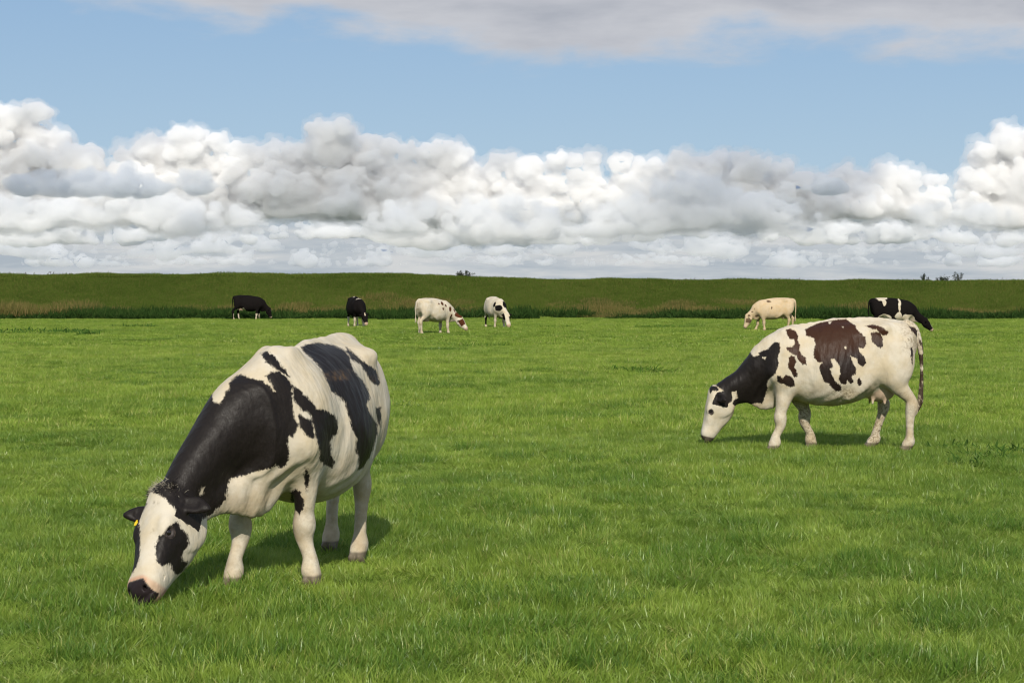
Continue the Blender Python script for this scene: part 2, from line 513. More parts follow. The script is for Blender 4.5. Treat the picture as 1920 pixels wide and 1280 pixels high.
def make_cow(name, loc, heading, h=0.03, feet=None, poll=(1.33, 0, 0.63), head_axis=(0.2, 0, -0.98), head_side=(0, 1, 0),
             neck_mid=None, wide=1.0, belly=0.0, udder=1.0, tail=None, paint=None, mat=None, details=False, tag_ear=False,
             ear_droop=(0.25, 0.25), dewlap=1.0, knock=0.015, rear_scale=1.0, crest=0.0, head_scale=1.0, neck_drop=0.0, neck_bend=0.12, neck_fat=1.0, withers=0.0, scale=1.0, top_lift=0.0):
    feet = feet or dict(LF=(0.64, 0.20), RF=(0.48, -0.20), LR=(-0.56, 0.20), RR=(-0.76, -0.20))
    poll = np.array(poll, float)
    A = unit(head_axis); S = np.array(head_side, float); S = unit(S - A * (S @ A)); U = np.cross(A, S)
    hs = head_scale
    hp = lambda t, s, u: poll + (A * t + S * s + U * u) * hs
    R_ = lambda *r: tuple(x * hs for x in r)
    muz = hp(0.56, 0, 0)
    ear_tips = [hp(-0.01, s * 0.34, -0.06) for s in (1, -1)]
    lo = np.minimum.reduce([muz - 0.14, np.array([-1.06, -0.5, -0.03 - LEG]), *[e - 0.06 for e in ear_tips]])
    hi = np.maximum.reduce([muz + 0.14, np.array([1.0, 0.5, 1.5]), poll + 0.2, *[e + 0.06 for e in ear_tips]])
    G = Implicit(lo, hi, h)
    # trunk
    w = wide
    G.trunk([(-0.86, 1.24, 1.00, 0.10 * w, 1.13, 2.2), (-0.79, 1.335, 0.88, 0.195 * w, 1.08, 2.5), (-0.66, 1.38, 0.76, 0.25 * w, 1.03, 2.7),
             (-0.48, 1.39, 0.66, 0.295 * w, 0.97, 2.7), (-0.25, 1.375, 0.53 - belly, 0.345 * w, 0.87, 2.25), (0.0, 1.38, 0.465 - belly, 0.385 * w, 0.83, 1.95),
             (0.2, 1.355, 0.455 - belly * .8, 0.380 * w, 0.82, 1.9), (0.38, 1.32 + withers * .4, 0.48 - belly * .5, 0.335 * w, 0.84, 1.8), (0.56, 1.29 + crest * .5 + withers, 0.53, 0.275 * w, 0.86, 1.68),
             (0.70, 1.245 + crest + withers, 0.57, 0.225 * w, 0.84, 1.68), (0.82, 1.165 + crest + withers * .5, 0.60, 0.16 * w, 0.84, 1.8), (0.90, 1.06 + crest, 0.64, 0.10 * w, 0.86, 1.9)], pd=2.25)
    for s in (1, -1):
        G.ball((-0.43, s * 0.225 * w, 1.288), (0.080, 0.055, 0.040), 0.10)                # hook bone
        G.ball((-0.80, s * 0.115, 1.235), (0.070, 0.045, 0.055), 0.06)                      # pin bone
        G.ball((-0.21, s * 0.415 * w, 1.165), (0.14, 0.105, 0.11), 0.09, carve=True)
        G.ball((-0.62, s * 0.33 * w, 1.22), (0.12, 0.10, 0.08), 0.08, carve=True)         # hollow of the flank
        G.loft([(0.58, s * 0.07, 1.19), (0.55, s * 0.180, 1.04), (0.70, s * 0.205, 0.80)], (0, 1, 0), (0.05, 0.085, 0.095), (0.08, 0.13, 0.12), k=0.12)
    G.loft([(-0.80, 0, 1.325), (-0.45, 0, 1.375), (0.0, 0, 1.365), (0.42, 0, 1.295), (0.60, 0, 1.225)], (0, 1, 0), 0.028, 0.03, k=0.07)
    rb = np.random.RandomState(11)
    for vx in np.arange(-0.62, 0.66, 0.085):                                               # spine
        vz = np.interp(vx, (-0.62, -0.45, 0.0, 0.42, 0.66), (1.362, 1.378, 1.372, 1.312, 1.245 + crest * .7 + withers))
        G.ball((vx + rb.normal() * .01, 0, vz + rb.normal() * 0.004), (0.030, 0.022, 0.026), 0.03)
    for s in (1, -1):
        G.ball((0.56, s * 0.085, 1.245 + crest * .5 + withers), (0.085, 0.032, 0.050), 0.05)       # top of the shoulder blade
    if top_lift:
        G.ball((-0.62, 0, 1.375 + top_lift), (0.16, 0.06, 0.05), 0.10)
    for s in (1, -1):
        # groove behind the shoulder, fold of the flank, hollow behind the elbow, ribs
        G.loft([(0.36, s * 0.395 * w, 1.05), (0.37, s * 0.42 * w, 0.82), (0.42, s * 0.38 * w, 0.62)], (0, 1, 0), (0.07, 0.075, 0.07), (0.035, 0.04, 0.04), k=0.06, carve=True)
        G.loft([(-0.30, s * 0.27 * w, 0.80), (-0.18, s * 0.30 * w, 0.66), (-0.05, s * 0.26 * w, 0.56)], (0, 1, 0), (0.05, 0.03, 0.02), (0.07, 0.05, 0.03), k=0.07)
    # neck
    N0 = np.array([0.52, 0, 1.00]); N1 = np.array([0.80, neck_bend * poll[1], 0.94])
    N3 = poll - A * 0.01 - U * 0.045
    N2 = np.array(neck_mid, float) if neck_mid is not None else N1 * 0.46 + N3 * 0.54 + np.array([0, 0, -0.01 + crest * 0.6 - neck_drop])
    sides = np.array([(0, 1, 0), (0, 1, 0), unit(S * 0.5 + np.array([0, 0.5, 0])), S])
    P = [N0, (N0 + N1) / 2, N1, N1 * .5 + N2 * .5 + np.array([0, 0, .012]), N2, N2 * .5 + N3 * .5 + np.array([0, 0, .01]), N3]
    sd = np.array([(0, 1, 0)] * 3 + [unit(S * 0.25 + np.array([0, .75, 0])), unit(S * 0.5 + np.array([0, .5, 0])), unit(S * 0.8 + np.array([0, .2, 0]))])
    G.loft(P, sd, np.array((0.19, 0.185, 0.155, 0.125, 0.108, 0.095, 0.080)) * (1 + (neck_fat - 1) * np.array((1, 1, 1, .9, .5, .2, 0))), np.array((0.23, 0.215, 0.180, 0.125, 0.100, 0.088, 0.072)) + crest * np.array((.6, .6, .8, .7, .4, .2, 0)),
           (0.33, 0.33, 0.285, 0.215, 0.180, 0.165, 0.13), k=0.14, kin=0.05)
    # dewlap and brisket
    thr = hp(0.08, 0, -0.20)
    B0 = np.array([0.66, 0, 0.60]); B1 = np.array([0.82, 0.10 * poll[1], 0.565 - 0.02 * dewlap]); B2 = B1 * .5 + thr * .5 + np.array([0, 0, 0.0])
    G.loft([B0, B1, B2 + (0, 0, 0.05), thr + (0, 0, .04)], (0, 1, 0), (0.10, 0.055, 0.035, 0.025), (0.10, 0.10, 0.08, 0.04), (0.09, 0.105 * dewlap, 0.07, 0.03), k=0.09)
    # head
    G.loft([hp(t, 0, 0) for t in HEAD_T], S, HEAD_W * hs, HEAD_U * hs, HEAD_D * hs, k=0.055, kin=0.03)
    G.ball(hp(-0.02, 0, 0.035), R_(0.075, 0.07, 0.05), 0.05, axes=(A, S, U))
    for s in (1, -1):
        G.ball(hp(0.190, s * 0.100, 0.040), R_(0.055, 0.030, 0.032), 0.035, axes=(A, S, U))      # brow
        G.ball(hp(0.265, s * 0.080, -0.01), R_(0.09, 0.022, 0.035), 0.05, axes=(A, S, U))        # cheek ridge
        G.ball(hp(0.10, s * 0.090, -0.145), R_(0.12, 0.034, 0.11), 0.06, axes=(A, S, U))        # jaw muscle
        G.ball(hp(0.505, s * 0.048, 0.014), R_(0.045, 0.036, 0.038), 0.03, axes=(A, S, U))       # nostril wing
        if details:
            G.ball(hp(0.545, s * 0.052, 0.026), R_(0.020, 0.013, 0.017), 0.010, carve=True, axes=(A, S, U))
            G.ball(hp(0.225, s * 0.125, 0.020), R_(0.022, 0.016, 0.015), 0.012, carve=True, axes=(A, S, U))
    G.ball(hp(0.50, 0, -0.062), R_(0.075, 0.055, 0.035), 0.025, axes=(A, S, U))                  # chin
    if details:
        for s in (1, -1):
            G.loft([hp(0.575, 0, -0.045), hp(0.53, s * 0.055, -0.046), hp(0.45, s * 0.082, -0.04)], U, 0.006, 0.012, k=0.008, carve=True)
    for s, dp in ((1, ear_droop[0]), (-1, ear_droop[1])):                                       # ears
        e0 = hp(0.035, s * 0.095, -0.015); e1 = hp(0.03, s * 0.140, -0.03 - 0.03 * dp); e2 = hp(0.035, s * 0.196, -0.045 - 0.12 * dp)
        e3 = hp(0.05, s * 0.245, -0.055 - 0.24 * dp)
        th = max(0.014, 0.62 * h)
        G.loft([e0, e1, e2, e3], A, R_(0.026, 0.043, 0.046, 0.018), (0.022, th, th, th), k=0.02)
        if details:
            f = unit(np.cross(A, e3 - e0)); f = f if f @ U > 0 else -f
            G.loft([e1 + f * 0.022, e2 + f * 0.022], A, (0.030, 0.034), (0.013, 0.013), k=0.012, carve=True)
    # legs
    for key, (fx, fy) in feet.items():
        s = 1 if key[0] == 'L' else -1
        ft = np.array([fx, fy, -LEG])
        if key[1] == 'F':
            el = np.array([0.575 + 0.16 * (fx - 0.58), s * 0.185, 0.71])
            kn = el * 0.40 + ft * 0.60 + np.array([-0.015, -s * (knock if s > 0 else 0.005), 0.03]); kn[2] = 0.310
            fe = kn * 0.26 + ft * 0.74 + np.array([0.004, 0, 0]); fe[2] = 0.055
            G.loft([el + (0.02, -s * .03, 0.15), el, el * .5 + kn * .5 + (0, 0, .02), kn + (0, 0, 0.07), kn, kn + (0, 0, -0.080), fe + (0, 0, 0.060), fe, ft + (0.012, 0, 0.065)], (0, 1, 0),
                   (0.080, 0.080, 0.060, 0.046, 0.056, 0.038, 0.031, 0.040, 0.040), (0.13, 0.115, 0.078, 0.050, 0.059, 0.039, 0.033, 0.045, 0.045),
                   (0.14, 0.125, 0.078, 0.050, 0.052, 0.041, 0.037, 0.049, 0.043), k=0.08, kin=0.03)
        else:
            st = np.array([-0.36 + 0.18 * (fx + 0.62), s * 0.250 * min(w, 1.08), 0.78])
            hk = np.array([fx - 0.050 - 0.45 * max(0, fx + 0.6), fy * 0.95, 0.44])
            fe = np.array([fx - 0.028 - 0.10 * max(0, fx + 0.6), fy, 0.060])
            mid = st * 0.42 + hk * 0.58 + np.array([-0.01, 0, 0.06])
            G.loft([(-0.62, s * 0.15, 1.12), (-0.58, s * 0.19, 0.93), st * .45 + hk * .55 + (0.0, 0, 0.17)], (0, 1, 0), (0.10, 0.12, 0.095), (0.18, 0.20, 0.15), (0.19, 0.215, 0.16), k=0.12, kin=0.06)
            G.loft([st * .6 + hk * .4 + (-.02, -s * .01, 0.16), mid + (0, 0, 0.04), hk + (0.012, 0, 0.09), hk, hk + (0.015, 0, -0.10), fe + (0, 0, 0.065), fe, ft + (0.012, 0, 0.065)], (0, 1, 0),
                   (0.090, 0.067, 0.043, 0.047, 0.037, 0.032, 0.041, 0.041), (0.14, 0.096, 0.052, 0.053, 0.042, 0.035, 0.046, 0.046),
                   (0.13, 0.094, 0.052, 0.067, 0.046, 0.040, 0.049, 0.044), k=0.05, kin=0.03)
        for c in (1, -1):                                                                      # cloven hoof
            G.loft([ft + (-0.015, c * 0.024, 0.07), ft + (0.03, c * 0.026, 0.015)], (0, 1, 0), (0.024, 0.028), (0.045, 0.062), (0.04, 0.05), k=0.012)
    # udder
    if udder:
        G.ball((-0.46, 0, 0.665 - 0.02 * udder), (0.20, 0.15, 0.15 * udder), 0.06)
        for tx in (-0.37, -0.51):
            for s in (1, -1):
                G.loft([(tx, s * 0.075, 0.56), (tx + .005, s * 0.085, 0.475)], (0, 1, 0), (0.022, max(0.013, h * .6)), (0.022, max(0.013, h * .6)), k=0.025)
    # tail
    tail = tail or [(-0.78, 0, 1.35), (-0.88, 0.01, 1.29), (-0.925, 0.015, 1.12), (-0.925, 0.02, 0.85), (-0.91, 0.02, 0.62), (-0.91, 0.02, 0.50), (-0.90, 0.02, 0.36)]
    mr = max(0.0, h * 0.55)
    G.loft(tail, (0, 1, 0), [max(r, mr) for r in (0.05, 0.038, 0.029, 0.022, 0.019, 0.030, 0.012)], [max(r, mr) for r in (0.045, 0.038, 0.029, 0.022, 0.019, 0.030, 0.012)], k=0.03)
    V, F = G.surface()
    V = relax(V, F, 2 if h < 0.015 else 1, 0.45)
    if details:
        dw = np.exp(-(((V[:, 0] - 0.80) / 0.16) ** 2 + ((V[:, 2] - 0.56) / 0.13) ** 2))
        N = vnormals(V, F)
        ph = V[:, 0] * 60 + V[:, 2] * 14 + np.abs(V[:, 1]) * 10 + 2.0 * np.sin(V[:, 2] * 11 + V[:, 0] * 5)
        bel = np.exp(-(((V[:, 0] - 0.12) / 0.22) ** 2 + ((V[:, 2] - 0.52) / 0.10) ** 2))
        rib = np.exp(-(((V[:, 0] - 0.08) / 0.24) ** 2 + ((V[:, 2] - 0.95) / 0.20) ** 2))
        dsp = 0.011 * dw * np.sin(ph) + 0.005 * bel * np.sin(V[:, 0] * 30 + V[:, 2] * 55) + 0.0024 * rib * np.sin((V[:, 0] + 0.25 * V[:, 2]) * 75)
        dsp += (0.0062 * vnoise(V, 2.6, 5) + 0.0010 * vnoise(V * (1.5, 1, 0.8), 7.0, 6)) * sstep(0.40, 0.60, V[:, 2]) * (1 - 0.75 * sstep(0.95, 1.15, V[:, 0]))
        V = V + N * dsp[:, None]
    V[:, 0] = np.where(V[:, 0] < 0, V[:, 0] * rear_scale, V[:, 0])
    N = vnormals(V, F)
    o = mesh_obj(name, V, F, mat)
    o.location = loc
    o.rotation_euler = (0, 0, heading)
    o.scale = (scale, scale, scale)
    # coat attributes
    q = V - poll
    H = np.stack([q @ A, q @ S, q @ U], 1) / hs
    inhead = (H[:, 0] > -0.06) & (np.abs(H[:, 1]) < 0.36) & (H[:, 2] > -0.24) & (H[:, 2] < 0.12)
    n = len(V)
    at = dict(patch=np.full(n, 1.0), skin=np.zeros(n), dirt=np.zeros(n), mud=np.zeros(n), stain=np.zeros(n),
              dark_col=np.tile((0.011, 0.0085, 0.0075, 1.0), (n, 1)), skin_col=np.tile((0.52, 0.37, 0.265, 1.0), (n, 1)))
    # muzzle, hooves, udder
    mz = np.clip((H[:, 0] - 0.505 + 0.25 * np.maximum(H[:, 2] - 0.01, 0)) / 0.02, 0, 1) * inhead * (np.abs(H[:, 1]) < 0.12)
    at['skin'] = np.maximum(at['skin'], mz)
    hoof = np.clip((0.030 - V[:, 2]) / 0.015, 0, 1) * (V[:, 0] < 0.95)
    ud = np.clip(1.0 - (np.linalg.norm((V - (-0.46, 0, 0.60)) / (0.24, 0.19, 0.17), axis=1) - 0.85) / 0.15, 0, 1) * (V[:, 2] < 0.68) * 0.8
    at['skin_col'][hoof > 0] = (0.10, 0.08, 0.055, 1)
    at['skin'] = np.maximum(at['skin'], np.maximum(hoof * 0.85, ud))
    at['dirt'] = np.clip((0.62 - V[:, 2]) / 0.25, 0, 1) * 0.22 * (~inhead)
    at['stain'] = np.clip(np.clip((0.80 - V[:, 2]) / 0.45, 0, 1) + 0.4 * sstep(-0.6, -0.8, V[:, 0]) + 0.25, 0, 1) * (~inhead)
    ear = inhead & (np.abs(H[:, 1]) > 0.128 + 0.4 * np.maximum(H[:, 2], 0)) & (H[:, 0] < 0.13) & (H[:, 2] < 0.14) & (H[:, 2] > -0.17)
    at['ear'] = ear.astype(float)
    if paint:
        paint(V, N, H, inhead, at)
    at.pop('ear')
    for key, val in at.items():
        if val.ndim == 1:
            a_ = o.data.attributes.new(key, 'FLOAT', 'POINT'); a_.data.foreach_set('value', val.astype(np.float32))
        else:
            a_ = o.data.attributes.new(key, 'FLOAT_COLOR', 'POINT'); a_.data.foreach_set('color', val.astype(np.float32).ravel())
    # eyes and extras
    if details:
        for s in (1, -1):
            c = hp(0.225, s * 0.1075, 0.019)
            vs, fs = uv_ball(c, 0.0205 * hs, 16, 10)
            e = mesh_obj('eye', vs, fs, MAT_EYE, o)
        if tag_ear:
            c = hp(0.082, -0.185, 0.004)
            vs, fs = tag_mesh(c, A, S, U)
            mesh_obj('ear_tag', vs, fs, MAT_TAG, o, smooth=False)
    return o, hp, (A, S, U)


def uv_ball(c, r, nu, nv):
    vs, fs = [], []
    for j in range(nv + 1):
        th = math.pi * j / nv
        for i in range(nu):
            ph = 2 * math.pi * i / nu
            vs.append((c[0] + r * math.sin(th) * math.cos(ph), c[1] + r * math.sin(th) * math.sin(ph), c[2] + r * math.cos(th)))
    for j in range(nv):
        for i in range(nu):
            fs.append((j * nu + i, (j + 1) * nu + i, (j + 1) * nu + (i + 1) % nu, j * nu + (i + 1) % nu))
    return np.array(vs), np.array(fs, np.int32)


def tag_mesh(c, A, S, U):
    """flag-shaped plastic ear tag hanging under the ear"""
    prof = [(-0.010, -0.012), (0.010, -0.012), (0.014, 0.006), (0.024, 0.016), (0.024, 0.058), (-0.024, 0.058), (-0.024, 0.016), (-0.014, 0.006)]
    vs = []
    for d in (0.0025, -0.0025):
        for a, b in prof:
            vs.append(c + (S * a + A * b) * 0.5 + U * (d + 0.010))
    n = len(prof)
    fs = [tuple(range(n)), tuple(range(2 * n - 1, n - 1, -1))] + [(i, i + n, (i + 1) % n + n, (i + 1) % n) for i in range(n)]
    return vs, fs


def strands(name, roots, dirs, length, rad, mat, parent, grav=(0, 0, -1), curl=0.4, seed=1, seg=5):
    """tuft of hair: thin three-sided tapered tubes in one mesh"""
    r = np.random.RandomState(seed)
    vs, fs = [], []
    for p, d in zip(roots, dirs):
        p = np.array(p, float); d = unit(d); L = length * (0.6 + 0.6 * r.rand()); tw = r.normal(size=3) * curl
        base = len(vs)
        for i in range(seg + 1):
            f = i / seg
            a = unit(np.cross(d, (0.3, 0.5, 0.8))); b = np.cross(d, a)
            rr = rad * (1 - 0.85 * f)
            for k in range(3):
                an = 2.094 * k
                vs.append(p + (a * math.cos(an) + b * math.sin(an)) * rr)
            p = p + d * L / seg
            d = unit(d + (np.array(grav) * 0.30 + tw * 0.35) * (1.0 / seg) * 3)
        for i in range(seg):
            for k in range(3):
                fs.append((base + i * 3 + k, base + i * 3 + (k + 1) % 3, base + i * 3 + 3 + (k + 1) % 3, base + i * 3 + 3 + k))
    return mesh_obj(name, np.array(vs), np.array(fs, np.int32), mat, parent)
# ------------------------------------------------------------------ cumulus banks, kilometres away
def cloud_material(name, albedo, mfp=60.0):
    m, g, out = material(name)
    b = g.n('ShaderNodeVolumePrincipled')
    g.put(b.inputs['Color'], tuple(albedo))
    b.inputs['Density'].default_value = 1.0 / mfp
    b.inputs['Anisotropy'].default_value = 0.0
    g.l.new(b.outputs[0], out.inputs['Volume'])
    return m


def cloud_bank(name, dist, base, tops, mat, h, seed, label, rad=0.42, depth=1.0, gap=None, step=60, squash=0.8, ragged=1.0, veil=0.0):
    """tops: function of u (photo pixels from the middle) -> elevation in photo pixels of the cloud top"""
    r = np.random.RandomState(seed)
    k = dist / FPX
    U0, U1 = -1500, 1500
    balls = []
    u = U0
    while u < U1:
        t = tops(u)
        if t is not None:
            zt = CAM_H + t * k
            hgt = zt - base
            if hgt > 30:
                R = min(max(hgt * rad, 70), 235) * (0.55 + 0.85 * r.rand() ** 1.5)
                n = max(1, int(hgt / R * 0.9))
                for i in range(n + 1):
                    f = i / max(n, 1)
                    rr = R * (1.0 - 0.35 * f)
                    z = base + (hgt - rr) * f + 0.15 * rr
                    balls.append(np.array([u * k + r.normal() * R * 0.35 * (1 - f), dist + r.uniform(-0.5, 0.9) * R * depth * (1.0 - 0.4 * f), z, rr, 0]))
        u += step * (0.6 + 0.8 * r.rand())
    lev0 = list(balls)
    for lev, (num, lo_, hi_) in enumerate([(9, 0.25, 0.62), (9, 0.22, 0.52), (7, 0.25, 0.5)]):
        nxt = []
        for b in lev0:
            for _ in range(r.randint(num // 3, num + 2)):
                dv = r.normal(size=3); dv[1] = -abs(dv[1]) * 0.9; dv[2] = dv[2] * 0.8 + 0.35; dv = unit(dv)
                rr = b[3] * r.uniform(lo_, hi_)
                if rr < h * 1.3: continue
                c = b[:3] + dv * b[3] * 0.92
                if c[2] < base: continue
                nxt.append(np.array([*c, rr, lev + 1]))
        balls += nxt; lev0 = nxt
    B = np.array(balls)
    lo = (B[:, :3] - B[:, 3:4]).min(0) - 3 * h - 2 * veil; hi = (B[:, :3] + B[:, 3:4]).max(0) + 3 * h + 2 * veil
    lo[2] = base - 90 * ragged - 3 * h - 2 * veil
    G = Implicit(lo, hi, h)
    G.D[:] = 1e4
    for b in B:
        R = b[3]
        sl, x, y, z = G.region(b[:3] - R - 2.5 * h - veil, b[:3] + R + 2.5 * h + veil)
        if min(G.D[sl].shape) == 0: continue
        d = np.sqrt((x - b[0]) ** 2 + (y - b[1]) ** 2 + ((z - b[2]) / squash) ** 2) - R
        G.put(sl, d.astype(np.float32), 0.15 * R)
    # flat, slightly ragged base
    zz = G.ax[2][None, None, :]; xx = G.ax[0][:, None, None]; yy = G.ax[1][None, :, None]
    rag = ragged * (30 * np.sin(xx / 290.0 + np.sin(yy / 230.0) * 2) + 22 * np.sin(xx / 107.0 + 1.7 + np.sin(xx / 410.0) * 3) + 18 * np.sin(yy / 110.0) + 34 * np.sin(xx / 690.0 + seed))
    pl = (base + rag - zz).astype(np.float32)
    G.D = -G.smin(-np.minimum(G.D, 1e3), -pl, 40.0)
    if veil:                                     # thin ragged vapour round the dense cloud
        V, F = G.surface(veil)
        N = vnormals(V, F)
        d = veil * (0.55 * vnoise(V, 1 / 260.0, seed + 7) + 0.5 * vnoise(V, 1 / 110.0, seed + 8) + 0.35 * vnoise(V, 1 / 60.0, seed + 9))
        tag(mesh_obj('cloud_veil', V + N * d[:, None], F, M_VEIL), 'thin ragged vapour round the ' + label, kind='stuff')
    V, F = G.surface()
    N = vnormals(V, F)
    s = h
    d = 1.2 * s * vnoise(V, 1 / (22.0 * s), seed) + 0.45 * s * vnoise(V, 1 / (8.0 * s), seed + 1) + 0.22 * s * vnoise(V, 1 / (4.0 * s), seed + 2)
    V = V + N * d[:, None]
    V = relax(V, F, 1, 0.4)
    o = mesh_obj(name, V, F, mat)
    tag(o, label, kind='stuff')
    return o


def outline(pts):
    xs = np.array([p[0] for p in pts], float); ys = np.array([p[1] for p in pts], float)
    def f(u):
        x = u + 960.0
        if x < 0: x = -x
        if x > 1920: x = 3840 - x
        y = np.interp(x, xs, ys)
        return y if y > 0 else None
    return f


M_CLOUD = cloud_material('cloud_white', (0.999, 0.999, 0.999), 32.0)
M_CLOUD_FAR = cloud_material('cloud_far_hazed', (0.968, 0.974, 0.982), 170.0)  # greyer and bluer: distance haze put into the cloud colour
M_CLOUD_MID = cloud_material('cloud_mid_greyed', (0.972, 0.977, 0.982), 55.0)  # greyed colour: haze on the row behind, shade on the front row
M_VEIL = cloud_material('cloud_vapour', (0.995, 0.995, 0.995), 230.0)
M_SHADE_SHEET = cloud_material('cloud_thin_shade_sheet', (0.995, 0.995, 0.995), 500.0)
M_CLOUD_SHADED = cloud_material('cloud_shaded_grey', (0.86, 0.885, 0.92), 60.0)  # shade under the high sheet put into the colour of the scraps
TOPS = outline([(0, 290), (22, 330), (45, 352), (88, 352), (100, 320), (112, 262), (200, 268), (275, 270), (300, 290), (400, 292), (430, 272), (560, 268), (605, 272), (622, 296), (720, 286), (780, 272), (850, 262), (888, 232), (905, 232), (925, 248), (1000, 252), (1150, 258), (1205, 236), (1250, 254), (1380, 248), (1430, 234), (1530, 218), (1700, 228), (1795, 204), (1818, 250), (1850, 275), (1885, 292), (1920, 295)])
cloud_bank('cloud_bank', 13000.0, 470.0, TOPS, M_CLOUD, 13.0, 4, 'towering white cumulus bank with billowing tops along the skyline', rad=0.34, step=38, ragged=0.8, veil=34.0)
rr = np.random.RandomState(8)
def waves(lo, hi, sc, seed, thr=-9):
    q = np.random.RandomState(seed); ph = q.rand(5) * 7; kk = (0.5 + q.rand(5)) / sc
    def f(u):
        s = sum(math.sin(u * kk[i] * (1 + 0.7 * i) + ph[i]) / (1 + 0.4 * i) for i in range(5)) / 1.8
        return None if s < thr else lo + (hi - lo) * (0.5 + 0.5 * s)
    return f
cloud_bank('cloud_bank', 18000.0, 455.0, waves(112, 165, 75, 1), M_CLOUD_MID, 20.0, 5, 'lower row of pale cumulus behind the tall bank', rad=0.44, step=24, squash=0.7)
cloud_bank('cloud_bank', 25000.0, 460.0, waves(78, 118, 60, 2), M_CLOUD_FAR, 26.0, 6, 'far row of flat-based pale cumulus', rad=0.46, step=20, squash=0.6)
cloud_bank('cloud_bank', 36000.0, 470.0, waves(54, 84, 50, 5), M_CLOUD_FAR, 34.0, 16, 'farthest low row of small cumulus near the horizon', rad=0.5, step=17, squash=0.55)
cloud_bank('cloud_bank', 11200.0, 330.0, waves(120, 205, 130, 9, -0.45), M_CLOUD_MID, 15.0, 17, 'ragged shade-greyed cumulus crowding the foot of the white bank', rad=0.45, step=34, squash=0.7, ragged=1.0, veil=30.0)
SCUD = [(20, 110, 228), (120, 235, 232), (190, 250, 248), (240, 312, 222), (330, 402, 226), (1085, 1185, 196), (1465, 1600, 205)]
def scud_tops(u):
    x = u + 960.0
    for a, b, t in SCUD:
        if a <= x <= b: return t - 22 * abs((x - (a + b) / 2) / ((b - a) / 2)) ** 2
    return None
cloud_bank('cloud_bank', 9500.0, 500.0, scud_tops, M_CLOUD_SHADED, 12.0, 7, 'cloud scraps, coloured grey for shade, in front of the white bank', rad=0.55, step=16, squash=0.6)

def cloud_shade_sheet(name, alt, x0, x1, y0, y1, h, seed, thr, label):
    """broken sheet of flat cloud, added out of view to shade the cumulus, continuing the high sheet"""
    G = Implicit((x0, y0, alt - 260), (x1, y1, alt + 260), h)
    x, y, z = G.ax[0], G.ax[1], G.ax[2]
    P = np.stack(np.meshgrid(x, y, [0.0], indexing='ij'), -1).reshape(-1, 3)
    n = vnoise(P, 1 / 2600.0, seed) + 0.6 * vnoise(P, 1 / 1100.0, seed + 1) + 0.3 * vnoise(P, 1 / 500.0, seed + 2)
    t = ((n - thr) * 150).reshape(len(x), len(y), 1).clip(-150, 170)
    e = np.minimum(np.minimum(x - x0, x1 - x)[:, None, None], np.minimum(y - y0, y1 - y)[None, :, None]) * 0.4 - 2 * h
    G.D = (np.abs(z[None, None, :] - alt) - np.minimum(t, e)).astype(np.float32)
    V, F = G.surface()
    V = relax(V, F, 2, 0.4)
    return tag(mesh_obj(name, V, F, M_SHADE_SHEET), label, kind='stuff')


cloud_shade_sheet('cloud_shade_sheet', 2600.0, -9000, 9000, 3500, 13200, 75.0, 33, -0.25, 'unseen broken cloud sheet added overhead to shade the cumulus bank')  # unseen sheet, added to throw broken shade on the bank
# ------------------------------------------------------------------ ground, dike
def gz(x, y):
    """gentle unevenness of the pasture"""
    x = np.asarray(x, float); y = np.asarray(y, float)
    return (0.018 * np.sin(x * 0.9 + 0.6 * np.sin(y * 0.5)) + 0.015 * np.sin(y * 1.25 + x * 0.35 + 1.0)
            + 0.010 * np.sin(x * 2.3 - y * 1.1) + 0.02 * np.sin(x * 0.21 + 2) * np.sin(y * 0.17 + .4)) - 0.05


DIKE_FOOT, DIKE_TOP = 117.0, 131.0
_cx = np.array([-400, -36, -14, -6.7, -4.5, -2.2, 1.0, 14, 36, 400.0])
_cz = np.array([2.80, 2.80, 2.86, 2.84, 2.74, 2.55, 2.50, 2.44, 2.36, 2.30]) - 0.17


def dike_z(x, y):
    x = np.asarray(x, float); y = np.asarray(y, float)
    c = np.interp(x, _cx, _cz)
    f = np.clip((y - DIKE_FOOT) / (DIKE_TOP - DIKE_FOOT), 0, 1)
    up = c * (0.82 * f + 0.18 * f * f * (3 - 2 * f)) * (1 - 0.10 * np.sin(math.pi * f))
    b = np.clip((y - DIKE_TOP - 3.0) / 15.0, 0, 1)
    return np.where(y < DIKE_TOP + 3.0, up, c * (1 - b)) + 0.05 * np.sin(x * 0.7 + y * 0.4) * np.clip(f * 4, 0, 1) * (1 - b) + 0.02 * np.sin(x * 2.1)


def grid(name, xs, ys, zf, mat):
    X, Y = np.meshgrid(xs, ys, indexing='ij')
    V = np.stack([X, Y, zf(X, Y)], -1).reshape(-1, 3)
    nx, ny = len(xs), len(ys)
    i = (np.arange(nx - 1)[:, None] * ny + np.arange(ny - 1)[None, :]).ravel()
    F = np.stack([i, i + ny, i + ny + 1, i + 1], 1)
    return tag(mesh_obj(name, V, F, mat), kind='structure')


def soil_material(name, lo, hi, dry, dry_amt):
    m, g, out = material(name)
    pos = g.n('ShaderNodeNewGeometry').outputs['Position']
    n = g.noise(pos, 6.0, 6.0, 0.65)
    b_ = g.noise(pos, 0.35, 4.0, 0.55)
    c = g.mix(g.ss(n, 0.3, 0.7), lo, hi)
    c = g.mix(g.mul(g.ss(b_, 0.45, 0.7), dry_amt), c, dry)
    b = g.n('ShaderNodeBsdfDiffuse')
    g.put(b.inputs[0], c)
    g.l.new(b.outputs[0], out.inputs[0])
    return m


